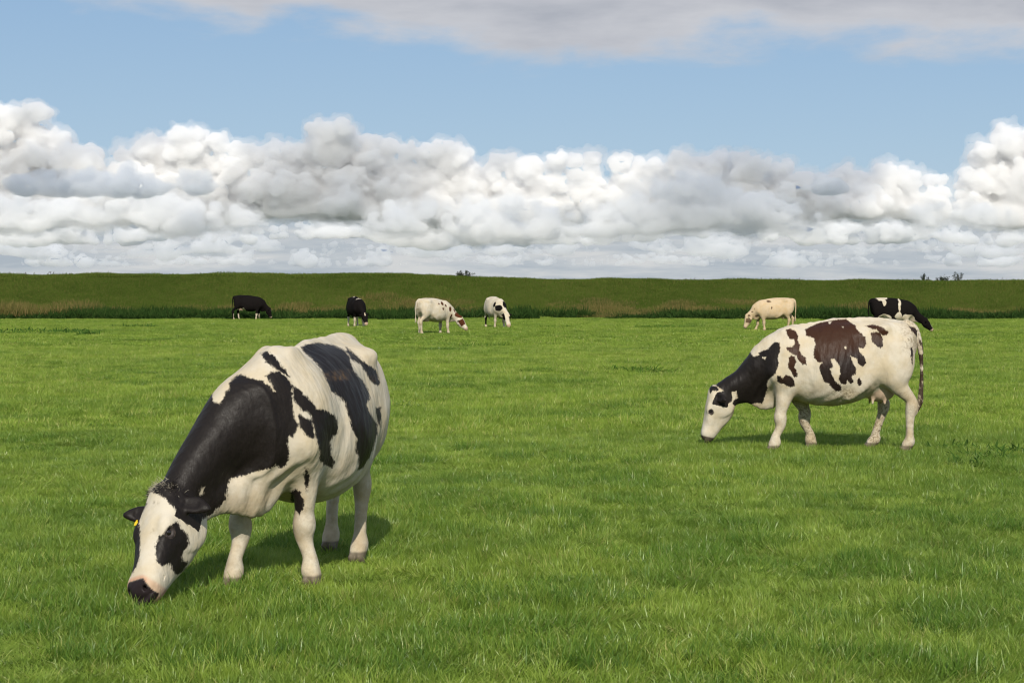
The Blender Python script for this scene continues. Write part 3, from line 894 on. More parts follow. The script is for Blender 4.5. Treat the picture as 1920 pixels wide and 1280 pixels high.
M_SOIL = soil_material('pasture_turf', (0.040, 0.075, 0.010), (0.065, 0.110, 0.014), (0.09, 0.10, 0.025), 0.4)
M_LAND = soil_material('haze_paled_lowland', (0.20, 0.23, 0.20), (0.26, 0.28, 0.24), (0.28, 0.28, 0.24), 0.4)  # haze put into the land colour, paled to keep cloud bases light
M_DIKE = soil_material('dike_turf', (0.060, 0.095, 0.014), (0.080, 0.120, 0.020), (0.11, 0.11, 0.03), 0.4)  # turf darkened to match the shaded grass over it
yy = np.concatenate([np.arange(-12, 40, 0.4), np.arange(40, 121, 1.0)])
grid('field', np.arange(-70, 70.1, 0.7), yy, gz, M_SOIL)
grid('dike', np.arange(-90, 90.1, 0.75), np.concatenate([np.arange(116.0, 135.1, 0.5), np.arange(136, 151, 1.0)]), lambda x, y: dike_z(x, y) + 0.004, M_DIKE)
grid('far_ground', np.linspace(-60000, 60000, 41), np.linspace(-30000, 90000, 41), lambda x, y: np.zeros_like(x) - 0.30, M_LAND)


# ------------------------------------------------------------------ grass
def grass_material(name, base, young, dry, dark, dry_lo=0.60, big=0.16, transl=0.35, gloss=0.03):
    m, g, out = material(name)
    at = lambda n: g.n('ShaderNodeAttribute', attribute_name=n).outputs['Fac']
    pos = g.n('ShaderNodeNewGeometry').outputs['Position']
    n1 = g.noise(pos, big, 4.0, 0.55)
    n2 = g.noise(pos, big * 7, 4.0, 0.6)
    n3 = g.noise(pos, big * 26, 3.0, 0.6)
    rnd, t = at('rnd'), at('along')
    c = g.mix(g.ss(g.add(g.mul(n1, 0.4), g.add(g.mul(n2, 0.35), g.mul(n3, 0.25))), 0.41, 0.58), dark, base)
    c = g.mix(g.mul(g.ss(g.add(g.mul(n2, 0.6), g.mul(rnd, 0.4)), 0.45, 0.75), 0.75), c, young)
    c = g.mix(g.mul(g.ss(g.add(g.mul(rnd, 0.75), g.mul(n1, 0.25)), dry_lo, dry_lo + 0.2), 0.7), c, dry)
    c = g.mix(g.mul(g.ss(t, 0.6, 1.0), 0.35), c, young)
    d = g.n('ShaderNodeBsdfDiffuse'); g.put(d.inputs[0], c)
    tr = g.n('ShaderNodeBsdfTranslucent'); g.put(tr.inputs[0], g.mix(0.5, c, young))
    gl = g.n('ShaderNodeBsdfGlossy'); gl.inputs['Roughness'].default_value = 0.38; gl.inputs[0].default_value = (0.9, 0.95, 0.85, 1)
    m1 = g.n('ShaderNodeMixShader'); m1.inputs[0].default_value = transl
    g.l.new(d.outputs[0], m1.inputs[1]); g.l.new(tr.outputs[0], m1.inputs[2])
    m2 = g.n('ShaderNodeMixShader'); m2.inputs[0].default_value = gloss
    g.l.new(m1.outputs[0], m2.inputs[1]); g.l.new(gl.outputs[0], m2.inputs[2])
    g.l.new(m2.outputs[0], out.inputs[0])
    return m


def blade_patch(name, radius, n, lmin, lmax, wid, mat, seed, lean=0.5, bias=(0.25, 0.0), droop=0.5, seg=3, clumps=0, tufts=0):
    r = np.random.RandomState(seed)
    if clumps:
        cc = r.uniform(-radius, radius, (clumps, 2)); ci = r.randint(0, clumps, n)
        px = cc[ci] + r.normal(size=(n, 2)) * radius * 0.10
        out_dir = px - cc[ci]
    else:
        a = r.rand(n) * 2 * math.pi; q = np.sqrt(r.rand(n)) * radius
        px = np.stack([np.cos(a) * q, np.sin(a) * q], 1)
        out_dir = r.normal(size=(n, 2)) * 0.02
    L = lmin + (lmax - lmin) * r.rand(n) ** 1.6
    W = wid * (0.6 + 0.8 * r.rand(n))
    dirn = r.normal(size=(n, 2)) * lean + np.array(bias) + out_dir * 6
    V, F, T, Rn = [], [], [], []
    rv = r.rand(n)
    if tufts:                                   # blades of one tuft share lean, length and tint
        tc = r.uniform(-radius, radius, (tufts, 2)); tl = r.normal(size=(tufts, 2)) * 0.75
        th = 0.55 + 0.75 * r.rand(tufts) ** 1.3; tr = r.rand(tufts)
        k = np.argmin(((px[:, None, :] - tc[None]) ** 2).sum(-1), 1)
        dirn = dirn * 0.55 + tl[k] + (px - tc[k]) * 3.0
        L = L * th[k]
        rv = np.clip(0.45 * tr[k] + 0.62 * rv - 0.03, 0, 1)
    ang = r.rand(n) * math.pi
    for i in range(n):
        p = np.array([px[i, 0], px[i, 1], -0.01]); d = unit(np.array([dirn[i, 0] * 0.6, dirn[i, 1] * 0.6, 1.0]))
        sd = np.array([math.cos(ang[i]), math.sin(ang[i]), 0]) * W[i] * 0.5
        b0 = len(V); dr = droop * (0.4 + r.rand())
        for j in range(seg + 1):
            f = j / seg
            if j < seg:
                w = 1.0 - 0.55 * f
                V.append(p - sd * w); V.append(p + sd * w); T += [f, f]; Rn += [rv[i]] * 2
            else:
                V.append(p.copy()); T.append(1.0); Rn.append(rv[i])
            p = p + d * L[i] / seg
            d = unit(d + np.array([dirn[i, 0], dirn[i, 1], -0.35]) * dr * 0.55)
        for j in range(seg - 1):
            F.append((b0 + 2 * j, b0 + 2 * j + 1, b0 + 2 * j + 3, b0 + 2 * j + 2))
        F.append((b0 + 2 * seg - 2, b0 + 2 * seg - 1, b0 + 2 * seg))
    me = bpy.data.meshes.new(name)
    me.from_pydata([tuple(v) for v in V], [], F)
    me.polygons.foreach_set('use_smooth', np.ones(len(me.polygons), bool))
    for nm, val in (('along', T), ('rnd', Rn)):
        a_ = me.attributes.new(nm, 'FLOAT', 'POINT'); a_.data.foreach_set('value', np.array(val, np.float32))
    me.materials.append(mat)
    return bpy.data.objects.new(name, me)


def scatter(name, pts, scl, patches, label, seed, slope=False):
    """one object of grass: patches instanced on points"""
    r = np.random.RandomState(seed)
    c = bpy.data.collections.new(name + '_patches')
    for p in patches: c.objects.link(p)
    me = bpy.data.meshes.new(name)
    n = len(pts)
    me.vertices.add(n); me.vertices.foreach_set('co', np.ascontiguousarray(pts, np.float32).ravel())
    a = me.attributes.new('spin', 'FLOAT_VECTOR', 'POINT')
    rot = np.stack([np.zeros(n), np.zeros(n), r.normal(size=n) * 0.8], 1)
    if slope:                                   # lie along the slope of the dike
        rot[:, 0] = np.arctan((dike_z(pts[:, 0], pts[:, 1] + 0.4) - dike_z(pts[:, 0], pts[:, 1] - 0.4)) / 0.8)
        rot[:, 2] = 0
        scl = np.array(scl) * np.stack([np.where(r.rand(n) < 0.5, -1, 1), np.ones(n), np.ones(n)], 1)
    a.data.foreach_set('vector', rot.astype(np.float32).ravel())
    a = me.attributes.new('size', 'FLOAT_VECTOR', 'POINT'); a.data.foreach_set('vector', np.ascontiguousarray(scl, np.float32).ravel())
    a = me.attributes.new('pick', 'INT', 'POINT'); a.data.foreach_set('value', r.randint(0, len(patches), n).astype(np.int32))
    o = bpy.data.objects.new(name, me); COL.objects.link(o)
    t = bpy.data.node_groups.new(name + '_nodes', 'GeometryNodeTree')
    t.interface.new_socket('Geometry', in_out='INPUT', socket_type='NodeSocketGeometry')
    t.interface.new_socket('Geometry', in_out='OUTPUT', socket_type='NodeSocketGeometry')
    gi = t.nodes.new('NodeGroupInput'); go = t.nodes.new('NodeGroupOutput')
    ci = t.nodes.new('GeometryNodeCollectionInfo'); ci.inputs['Collection'].default_value = c
    ci.inputs['Separate Children'].default_value = True; ci.inputs['Reset Children'].default_value = True
    ip = t.nodes.new('GeometryNodeInstanceOnPoints'); ip.inputs['Pick Instance'].default_value = True
    def na(nm, ty):
        k = t.nodes.new('GeometryNodeInputNamedAttribute'); k.data_type = ty; k.inputs['Name'].default_value = nm
        return k.outputs['Attribute']
    t.links.new(gi.outputs[0], ip.inputs['Points']); t.links.new(ci.outputs[0], ip.inputs['Instance'])
    t.links.new(na('pick', 'INT'), ip.inputs['Instance Index'])
    t.links.new(na('spin', 'FLOAT_VECTOR'), ip.inputs['Rotation'])
    t.links.new(na('size', 'FLOAT_VECTOR'), ip.inputs['Scale'])
    t.links.new(ip.outputs[0], go.inputs[0])
    md = o.modifiers.new('grass', 'NODES'); md.node_group = t
    return tag(o, label, kind='stuff')


def wedge(d0, d1, spacing, seed, margin=1.35, extra=1.2):
    """jittered points over the part of the field in front of the camera (with a margin on both sides)"""
    r = np.random.RandomState(seed)
    hw = 960 / FPX * margin
    xs = np.arange(-hw * d1 - extra, hw * d1 + extra, spacing); ys = np.arange(d0, d1, spacing)
    X, Y = np.meshgrid(xs, ys); X = X.ravel() + r.uniform(-.5, .5, X.size) * spacing; Y = Y.ravel() + r.uniform(-.5, .5, Y.size) * spacing
    k = np.abs(X) < hw * Y + extra
    return X[k], Y[k]


def tall(x, y, seed=3):
    """height factor of the sward: tufty and grazed spots"""
    P = np.stack([x, y * 0.8, np.zeros_like(x)], 1)
    a = vnoise(P, 0.32, seed); b = vnoise(P, 1.1, seed + 1)
    return np.clip(0.95 + 0.28 * a + 0.32 * b, 0.45, 1.9), a, b


G_BASE, G_YOUNG, G_DRY, G_DARK = (0.218, 0.318, 0.038), (0.345, 0.452, 0.074), (0.43, 0.38, 0.14), (0.120, 0.210, 0.027)
M_GRASS = grass_material('pasture_grass', G_BASE, G_YOUNG, G_DRY, G_DARK, 0.66)
M_GRASS_FAR = grass_material('pasture_grass_far', G_BASE, G_YOUNG, G_DRY, G_DARK, 0.66, gloss=0.015)
near = [blade_patch('grass_patch', 0.26, 900, 0.028, 0.105, 0.0046, M_GRASS, 10 + i, lean=0.8, droop=0.65, tufts=9) for i in range(6)]
x, y = wedge(6.0, 24.0, 0.22, 1)
s, a, b = tall(x, y)
scatter('near_grass', np.stack([x, y, gz(x, y)], 1), np.stack([np.ones_like(s), np.ones_like(s), s], 1), near, 'short green pasture grass around the near cows', 1)
mid = [blade_patch('grass_patch', 0.6, 1400, 0.032, 0.115, 0.008, M_GRASS_FAR, 30 + i, lean=0.6, tufts=16) for i in range(5)]
x, y = wedge(23.6, 58.0, 0.48, 2)
s, a, b = tall(x, y)
scatter('middle_grass', np.stack([x, y, gz(x, y)], 1), np.stack([np.ones_like(s), np.ones_like(s), s], 1), mid, 'green pasture grass in the middle of the field', 2)
far = [blade_patch('grass_patch', 1.3, 1700, 0.040, 0.13, 0.020, M_GRASS_FAR, 50 + i, lean=0.6, tufts=22) for i in range(5)]
x, y = wedge(57.0, 117.0, 1.0, 3)
s, a, b = tall(x, y)
scatter('far_grass', np.stack([x, y, gz(x, y)], 1), np.stack([np.ones_like(s), np.ones_like(s), s], 1), far, 'green pasture grass reaching to the foot of the dike', 3)

# rough grass of the dike: greener on top, dry at the foot
M_DGRASS_SHADED = grass_material('dike_grass_shaded', (0.098, 0.160, 0.024), (0.135, 0.190, 0.034), (0.23, 0.18, 0.065), (0.070, 0.122, 0.018), 0.60, 0.10, gloss=0.0)  # darker olive: a cloud shadow over the dike put into the grass colour
M_DRY = grass_material('dry_grass', (0.150, 0.145, 0.040), (0.21, 0.175, 0.06), (0.34, 0.25, 0.10), (0.085, 0.115, 0.026), 0.45, 0.10, gloss=0.0)
M_WEED = grass_material('dark_weeds', (0.034, 0.074, 0.017), (0.052, 0.100, 0.024), (0.08, 0.10, 0.03), (0.026, 0.056, 0.013), 0.75, 0.3, gloss=0.0)
dk = [blade_patch('grass_patch', 1.3, 1700, 0.06, 0.20, 0.024, M_DGRASS_SHADED, 70 + i, lean=0.6) for i in range(5)]
hw = 960 / FPX * 1.4
def band(y0, y1, sp, seed, keep=None):
    r = np.random.RandomState(seed)
    X, Y = np.meshgrid(np.arange(-hw * 132, hw * 132, sp), np.arange(y0, y1, sp)); X = X.ravel() + r.uniform(-.5, .5, X.size) * sp; Y = Y.ravel() + r.uniform(-.5, .5, Y.size) * sp
    if keep is not None:
        k = keep(X, Y, r); X, Y = X[k], Y[k]
    return X, Y, r
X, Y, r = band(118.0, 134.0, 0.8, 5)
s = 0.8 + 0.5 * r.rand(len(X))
scatter('dike_grass_shaded', np.stack([X, Y, dike_z(X, Y)], 1), np.stack([np.ones_like(s), np.ones_like(s), s], 1), dk, 'rough grass covering the dike, its green darkened for cloud shade', 5, slope=True)
dr = [blade_patch('grass_patch', 1.1, 800, 0.12, 0.42, 0.024, M_DRY, 90 + i, lean=0.45, droop=0.35) for i in range(4)]
def dry_keep(X, Y, r):
    P = np.stack([X, Y * 2.0, 0 * X], 1)
    f = np.clip((Y - 117.0) / 10.0, 0, 1)
    return vnoise(P, 0.045, 9) * 0.6 + 0.5 * vnoise(P, 0.16, 8) + r.normal(size=len(X)) * 0.25 > -0.15 + 2.1 * f ** 1.2
X, Y, r = band(116.6, 127.0, 0.9, 6, dry_keep)
s = 0.55 + 0.6 * r.rand(len(X))
scatter('dry_grass', np.stack([X, Y, dike_z(X, Y)], 1), np.stack([np.ones_like(s), np.ones_like(s), s], 1), dr, 'yellow brown dry grass along the lower slope of the dike', 6, slope=True)
wd = [blade_patch('grass_patch', 0.9, 650, 0.12, 0.60, 0.06, M_WEED, 110 + i, lean=0.8, droop=0.7) for i in range(4)]
def weed_keep(X, Y, r):
    P = np.stack([X, Y * 2.0, 0 * X], 1)
    return (vnoise(P, 0.06, 19) * 0.8 + 0.6 * vnoise(P, 0.2, 18) + r.normal(size=len(X)) * 0.25 > -0.35 + np.clip((113.2 + 2.2 * vnoise(np.stack([X, 0 * X, 0 * X], 1), 0.035, 51) + 1.2 * vnoise(np.stack([X, 0 * X, 0 * X], 1), 0.11, 52) - Y) / 2.2, -0.6, 1.4)) & (X > -33 + r.normal(size=len(X)) * 1.5)
X, Y, r = band(108.5, 117.6, 0.75, 7, weed_keep)
s = (0.35 + 1.0 * r.rand(len(X)) ** 1.5) * np.clip(0.9 + 0.5 * vnoise(np.stack([X, 0 * X, 0 * X], 1), 0.13, 41), 0.4, 1.6)
scatter('ditch_weeds', np.stack([X, Y, np.maximum(gz(X, Y), dike_z(X, Y))], 1), np.stack([np.ones_like(s), np.ones_like(s), s], 1), wd, 'dark green weeds in the strip at the foot of the dike', 7, slope=True)
rd = [blade_patch('grass_patch', 0.8, 260, 0.5, 1.25, 0.035, M_DRY, 130 + i, lean=0.18, droop=0.2) for i in range(3)]
def reed_keep(X, Y, r):
    P = np.stack([X, Y, 0 * X], 1)
    return (X < -22) & (vnoise(P, 0.10, 29) + r.normal(size=len(X)) * 0.3 + np.clip((-29 - X) / 5, -1, 1.2) > 0.25)
X, Y, r = band(112.5, 119.0, 0.9, 8, reed_keep)
s = 0.45 + 0.6 * r.rand(len(X))
scatter('reeds', np.stack([X, Y, np.maximum(gz(X, Y), dike_z(X, Y))], 1), np.stack([np.ones_like(s), np.ones_like(s), s], 1), rd, 'tall brown reeds standing at one end of the dike foot', 8)
# coat patches of the two near cows: outlines in a vertical plane of each cow's own space
COAT_L = dict(
    d=(0.9437, 0.3309, 0.0),
    dark=[
        [(-0.578, 1.189), (-0.559, 1.069), (-0.516, 1.063), (-0.493, 1.097), (-0.489, 1.124), (-0.462, 1.144), (-0.47, 1.177), (-0.437, 1.21), (-0.402, 1.224), (-0.338, 1.205), (-0.281, 1.192), (-0.239, 1.164), (-0.201, 1.121), (-0.226, 1.174), (-0.257, 1.216), (-0.226, 1.239), (-0.171, 1.242), (-0.129, 1.202), (-0.1, 1.146), (-0.103, 1.076), (-0.094, 0.992), (-0.073, 0.943), (-0.08, 0.894), (-0.101, 0.852), (-0.122, 0.867), (-0.129, 0.818), (-0.118, 0.782), (-0.137, 0.695), (-0.172, 0.675), (-0.199, 0.7), (-0.227, 0.679), (-0.283, 0.672), (-0.339, 0.658), (-0.381, 0.637), (-0.462, 0.628), (-0.476, 0.581), (-0.483, 0.512), (-0.517, 0.472), (-0.557, 0.433), (-0.606, 0.417), (-0.655, 0.437), (-0.676, 0.455), (-0.667, 0.419), (-0.686, 0.402), (-0.73, 0.444), (-0.751, 0.487), (-0.8, 0.538), (-0.836, 0.562), (-0.886, 0.576), (-0.923, 0.568), (-0.971, 0.67), (-0.925, 0.799), (-0.861, 0.933), (-0.797, 1.067), (-0.743, 1.177), (-0.647, 1.209)],
        [(-0.544, 1.251), (-0.51, 1.285), (-0.463, 1.326), (-0.445, 1.323), (-0.455, 1.291), (-0.482, 1.257), (-0.517, 1.248)],
        [(-0.29, 1.341), (-0.256, 1.358), (-0.213, 1.335), (-0.171, 1.279), (-0.136, 1.25), (-0.117, 1.204), (-0.157, 1.223), (-0.199, 1.259), (-0.255, 1.294)],
        [(-0.103, 1.157), (-0.058, 1.13), (-0.016, 1.087), (0.04, 1.021), (0.097, 1.002), (0.149, 0.967), (0.168, 0.913), (0.163, 0.854), (0.134, 0.844), (0.119, 0.803), (0.127, 0.727), (0.149, 0.685), (0.134, 0.645), (0.09, 0.668), (0.054, 0.714), (0.056, 0.774), (0.042, 0.832), (0.028, 0.903), (0.014, 0.939), (0.026, 0.876), (0.023, 0.848), (-0.017, 0.864), (-0.059, 0.921), (-0.073, 0.985), (-0.059, 0.998), (-0.024, 0.964), (0.012, 0.953), (0.002, 0.988), (-0.023, 1.01), (-0.052, 1.012), (-0.072, 1.047), (-0.098, 1.083)],
        [(-0.059, 1.367), (-0.016, 1.383), (0.059, 1.386), (0.151, 1.367), (0.204, 1.344), (0.242, 1.314), (0.255, 1.271), (0.269, 1.227), (0.299, 1.182), (0.339, 1.132), (0.371, 1.083), (0.375, 1.029), (0.349, 1.005), (0.388, 0.925), (0.426, 0.865), (0.43, 0.804), (0.405, 0.738), (0.372, 0.668), (0.325, 0.607), (0.292, 0.607), (0.299, 0.672), (0.276, 0.752), (0.284, 0.811), (0.246, 0.888), (0.239, 0.947), (0.21, 1.028), (0.18, 1.067), (0.128, 1.109), (0.106, 1.153), (0.092, 1.195), (0.056, 1.252), (0.013, 1.296), (-0.03, 1.335)],
        [(0.229, 1.353), (0.259, 1.333), (0.321, 1.279), (0.384, 1.231), (0.433, 1.196), (0.453, 1.117), (0.431, 1.097), (0.39, 1.132), (0.358, 1.188), (0.318, 1.244), (0.263, 1.277), (0.234, 1.322)],
        [(0.417, 0.967), (0.454, 0.964), (0.458, 0.903), (0.449, 0.836), (0.426, 0.88)],
        [(-0.122, 0.511), (-0.089, 0.539), (-0.061, 0.522), (-0.035, 0.47), (-0.04, 0.419), (-0.061, 0.382), (-0.097, 0.409), (-0.118, 0.428)],
        [(-0.032, 0.682), (-0.015, 0.658), (-0.003, 0.611), (-0.018, 0.521), (-0.032, 0.551), (-0.035, 0.613)],
        [(-0.857, 0.307), (-0.838, 0.351), (-0.812, 0.364), (-0.773, 0.408), (-0.742, 0.424), (-0.717, 0.381), (-0.679, 0.342), (-0.685, 0.289), (-0.717, 0.232), (-0.711, 0.203), (-0.685, 0.189), (-0.708, 0.136), (-0.749, 0.125), (-0.772, 0.183), (-0.783, 0.206), (-0.814, 0.192), (-0.84, 0.219), (-0.851, 0.263)],
        [(-1.041, 0.373), (-1.003, 0.401), (-0.963, 0.421), (-0.949, 0.36), (-0.939, 0.283), (-0.949, 0.215), (-0.973, 0.159), (-0.993, 0.136), (-1.014, 0.137)],
        [(-1.043, 0.529), (-1.009, 0.528), (-0.92, 0.512), (-0.939, 0.472), (-0.985, 0.422), (-1.027, 0.455)],
    ],
    hole=[
        [(-0.62, 0.59), (-0.604, 0.595), (-0.607, 0.56), (-0.626, 0.552)],
        [(-0.709, 0.5), (-0.673, 0.5), (-0.686, 0.476), (-0.703, 0.479)],
    ],
    mud=[
        [(-0.002, 1.199), (0.063, 1.216), (0.176, 1.235), (0.253, 1.229), (0.266, 1.158), (0.174, 1.155), (0.084, 1.169), (0.012, 1.166)],
        [(0.366, 1.165), (0.416, 1.182), (0.439, 1.119), (0.398, 1.121)],
    ],
)
COAT_R = dict(
    d=(0.1721, 0.9851, 0.0),
    dark=[
        [(-1.364, 0.682), (-1.264, 0.848), (-1.108, 1.007), (-0.991, 1.055), (-0.931, 0.987), (-0.868, 1.011), (-0.876, 1.027), (-0.821, 1.059), (-0.773, 1.068), (-0.742, 1.115), (-0.696, 1.152), (-0.648, 1.14), (-0.639, 1.078), (-0.661, 0.984), (-0.653, 0.922), (-0.691, 0.812), (-0.754, 0.748), (-0.787, 0.697), (-0.776, 0.649), (-0.807, 0.549), (-0.839, 0.468), (-0.886, 0.475), (-0.949, 0.467), (-1.027, 0.443), (-1.073, 0.468), (-1.11, 0.423), (-1.156, 0.472), (-1.148, 0.503), (-1.095, 0.534), (-1.114, 0.575), (-1.114, 0.607), (-1.164, 0.607), (-1.156, 0.511), (-1.187, 0.477), (-1.251, 0.483), (-1.291, 0.516), (-1.269, 0.579), (-1.226, 0.595), (-1.258, 0.622)],
        [(-1.419, 0.642), (-1.387, 0.666), (-1.322, 0.653), (-1.302, 0.622), (-1.328, 0.606), (-1.376, 0.613), (-1.4, 0.584)],
        [(-0.581, 1.28), (-0.543, 1.295), (-0.48, 1.272), (-0.447, 1.218), (-0.454, 1.172), (-0.43, 1.125), (-0.433, 1.063), (-0.414, 1.017), (-0.367, 0.986), (-0.354, 0.908), (-0.39, 0.907), (-0.444, 0.954), (-0.467, 1.001), (-0.506, 1.025), (-0.569, 1.063), (-0.569, 1.094), (-0.507, 1.102), (-0.485, 1.141), (-0.493, 1.18), (-0.54, 1.187), (-0.572, 1.225)],
        [(-0.545, 0.985), (-0.514, 1.004), (-0.475, 0.993), (-0.467, 0.939), (-0.482, 0.884), (-0.451, 0.813), (-0.459, 0.773), (-0.498, 0.773), (-0.513, 0.828), (-0.552, 0.876)],
        [(-0.668, 0.789), (-0.629, 0.781), (-0.613, 0.758), (-0.583, 0.797), (-0.521, 0.781), (-0.482, 0.734), (-0.478, 0.678), (-0.536, 0.663), (-0.598, 0.694), (-0.668, 0.718)],
        [(-0.371, 1.264), (-0.372, 1.288), (-0.295, 1.329), (-0.201, 1.361), (-0.061, 1.386), (0.064, 1.397), (0.141, 1.344), (0.172, 1.32), (0.18, 1.289), (0.226, 1.251), (0.273, 1.204), (0.284, 1.126), (0.258, 1.08), (0.196, 1.095), (0.211, 1.049), (0.265, 0.987), (0.284, 0.924), (0.243, 0.885), (0.196, 0.925), (0.18, 0.972), (0.111, 1.003), (0.142, 0.925), (0.173, 0.863), (0.173, 0.816), (0.12, 0.785), (0.146, 0.722), (0.12, 0.702), (0.081, 0.738), (0.066, 0.691), (0.02, 0.707), (-0.011, 0.754), (0.004, 0.817), (-0.004, 0.895), (-0.058, 0.972), (-0.089, 0.972), (-0.073, 0.879), (-0.104, 0.863), (-0.08, 0.801), (-0.042, 0.723), (0.02, 0.675), (0.013, 0.627), (-0.033, 0.614), (-0.088, 0.659), (-0.118, 0.706), (-0.165, 0.722), (-0.204, 0.816), (-0.219, 0.894), (-0.181, 0.933), (-0.235, 0.94), (-0.274, 0.986), (-0.283, 1.048), (-0.26, 1.126), (-0.276, 1.188), (-0.323, 1.211), (-0.362, 1.218)],
        [(0.265, 1.328), (0.373, 1.34), (0.45, 1.314), (0.52, 1.259), (0.496, 1.223), (0.45, 1.228), (0.388, 1.291), (0.312, 1.305)],
        [(0.327, 1.251), (0.388, 1.267), (0.434, 1.252), (0.458, 1.189), (0.458, 1.111), (0.435, 1.08), (0.388, 1.119), (0.342, 1.165)],
        [(0.182, 0.745), (0.205, 0.769), (0.233, 0.737), (0.228, 0.69), (0.197, 0.682)],
        [(0.74, 1.32), (0.796, 1.311), (0.834, 1.272), (0.829, 1.201), (0.778, 1.265)],
        [(0.757, 1.079), (0.773, 1.097), (0.786, 1.047), (0.778, 0.907), (0.76, 0.97)],
    ],
    hole=[
        [(-0.835, 0.981), (-0.788, 0.99), (-0.803, 0.958)],
        [(0.049, 1.104), (0.072, 1.099), (0.068, 1.074), (0.052, 1.078)],
        [(-0.139, 1.366), (-0.092, 1.371), (-0.11, 1.346)],
        [(0.017, 1.32), (0.045, 1.315), (0.036, 1.3)],
    ],
    mud=[
    ],
)
# ------------------------------------------------------------------ the two near cows
def coat_from(spec, extra=None):
    def paint(V, N, H, inhead, at):
        d = np.array(spec['d']); e1 = np.array([-d[1], d[0], 0])
        q = np.array(PAINT_FRAME['poll']); A, S, U = PAINT_FRAME['axes']
        mir = V * (1, -1, 1)
        mh = q + np.outer(H[:, 0], A) - np.outer(H[:, 1], S) + np.outer(H[:, 2], U)
        far = (N @ d) < -0.12
        W = np.where(far[:, None], np.where(inhead[:, None], mh, mir + (0.10, 0, 0.0)), V)
        P = np.stack([W @ e1, W[:, 2]], 1)
        sd = np.full(len(V), 9.0)
        for pl in spec['dark']: sd = np.minimum(sd, poly_sd(P, pl))
        for pl in spec['hole']: sd = np.maximum(sd, -poly_sd(P, pl))
        at['patch'] = np.where(at['ear'] > 0, -0.1, np.clip(sd, -0.2, 0.2))
        for pl in spec['mud']:
            at['mud'] = np.maximum(at['mud'], np.clip(-poly_sd(P, pl) / 0.02, 0, 1))
        if extra: extra(V, N, H, inhead, at, W)
        eyelids(at, H, inhead)
    return paint


def left_extra(V, N, H, inhead, at, W):
    t, s, u = H.T
    nose = inhead & (t > 0.44) & (np.abs(s) < 0.13)
    # dark nose pad, pink rim above it and round the mouth
    rim = np.clip((t - 0.478 - 0.5 * np.maximum(np.abs(s) - 0.045, 0)) / 0.02, 0, 1) * nose
    pad = np.clip((t - 0.502 - 1.6 * np.maximum(np.abs(s) - 0.058, 0)) / 0.012, 0, 1) * nose * (u > -0.045)
    at['skin'][nose] = 0
    at['skin'] = np.maximum(at['skin'], rim * np.where(s < 0.075, 0.8, 0.5))
    rimcol = np.array((0.50, 0.27, 0.17, 1)); dark = np.array((0.022, 0.016, 0.017, 1)); lip = np.array((0.42, 0.20, 0.16, 1))
    c = np.tile(rimcol, (len(V), 1))
    c = np.where((pad > 0.5)[:, None], dark, c)
    c = np.where(((u < -0.052) & (t > 0.47))[:, None], lip, c)
    at['skin_col'] = np.where(nose[:, None], c, at['skin_col'])
    at['skin'] = np.maximum(at['skin'], pad)
    at['dirt'] = np.maximum(at['dirt'], 0.35 * sstep(0.06, 0.0, np.abs(V[:, 2] - 0.42)) * (V[:, 0] > 0.3) * ~inhead)
    at['dirt'] = np.maximum(at['dirt'], 0.9 * sstep(0.035, 0.0, np.hypot(t - 0.05, s - 0.03)) * inhead)
    at['dirt'] = np.maximum(at['dirt'], 0.5 * sstep(0.03, 0.0, np.hypot(t - 0.23, s - 0.045)) * inhead)
    at['dirt'] = np.maximum(at['dirt'], 0.5 * sstep(-0.70, -0.85, V[:, 0]) * (V[:, 2] > 0.9))


def right_extra(V, N, H, inhead, at, W):
    # the saddle patch is rust brown on the back and blackish lower down
    br = sstep(0.88, 1.10, V[:, 2] + 0.35 * (V[:, 0] - 0.1)) * sstep(0.82, 0.66, V[:, 0])
    cb = np.array((0.042, 0.0155, 0.006, 1)); ck = np.array((0.017, 0.010, 0.008, 1))
    at['dark_col'] = np.where((V[:, 0] < 0.70)[:, None] & ~inhead[:, None], ck + (cb - ck) * br[:, None], at['dark_col'])
    t, s, u = H.T
    ey = np.hypot((t - 0.228) * 1.1, u - 0.012) - 0.038
    at['patch'] = np.where(inhead & (np.abs(s) > 0.05), np.minimum(at['patch'], ey), at['patch'])
    nose = inhead & (t > 0.44) & (np.abs(s) < 0.13)
    at['skin'][nose] = 0
    pad = np.clip((t - 0.535) / 0.012, 0, 1) * nose
    at['skin'] = np.maximum(at['skin'], pad * 0.9)
    at['skin_col'] = np.where(nose[:, None], np.array((0.05, 0.03, 0.028, 1)), at['skin_col'])
    tl = (V[:, 0] < -0.855) & (V[:, 2] < 1.2)
    tk = vnoise(V * (1, 1, 1), 9.0, 3)
    at['patch'] = np.where(tl, -0.006 + 0.016 * tk, at['patch'])
    at['dark_col'][tl] = (0.05, 0.032, 0.02, 1)
    at['dirt'] = np.maximum(at['dirt'], 0.75 * sstep(-0.56, -0.74, V[:, 0]) * sstep(0.95, 1.12, V[:, 2]))
    at['dirt'] = np.maximum(at['dirt'], 0.8 * sstep(0.12, 0.05, np.hypot((V[:, 0] - 0.02) / 1.6, (V[:, 2] - 0.60) * 1.3)))
    low = (V[:, 2] < 0.5) & (V[:, 1] < 0) & ~inhead
    at['dirt'] = np.where(low, np.maximum(at['dirt'], 1.0), at['dirt'])
    at['dirt'] = np.where((V[:, 0] < -0.5) & (V[:, 2] < 0.62), np.maximum(at['dirt'], 0.35), at['dirt'])


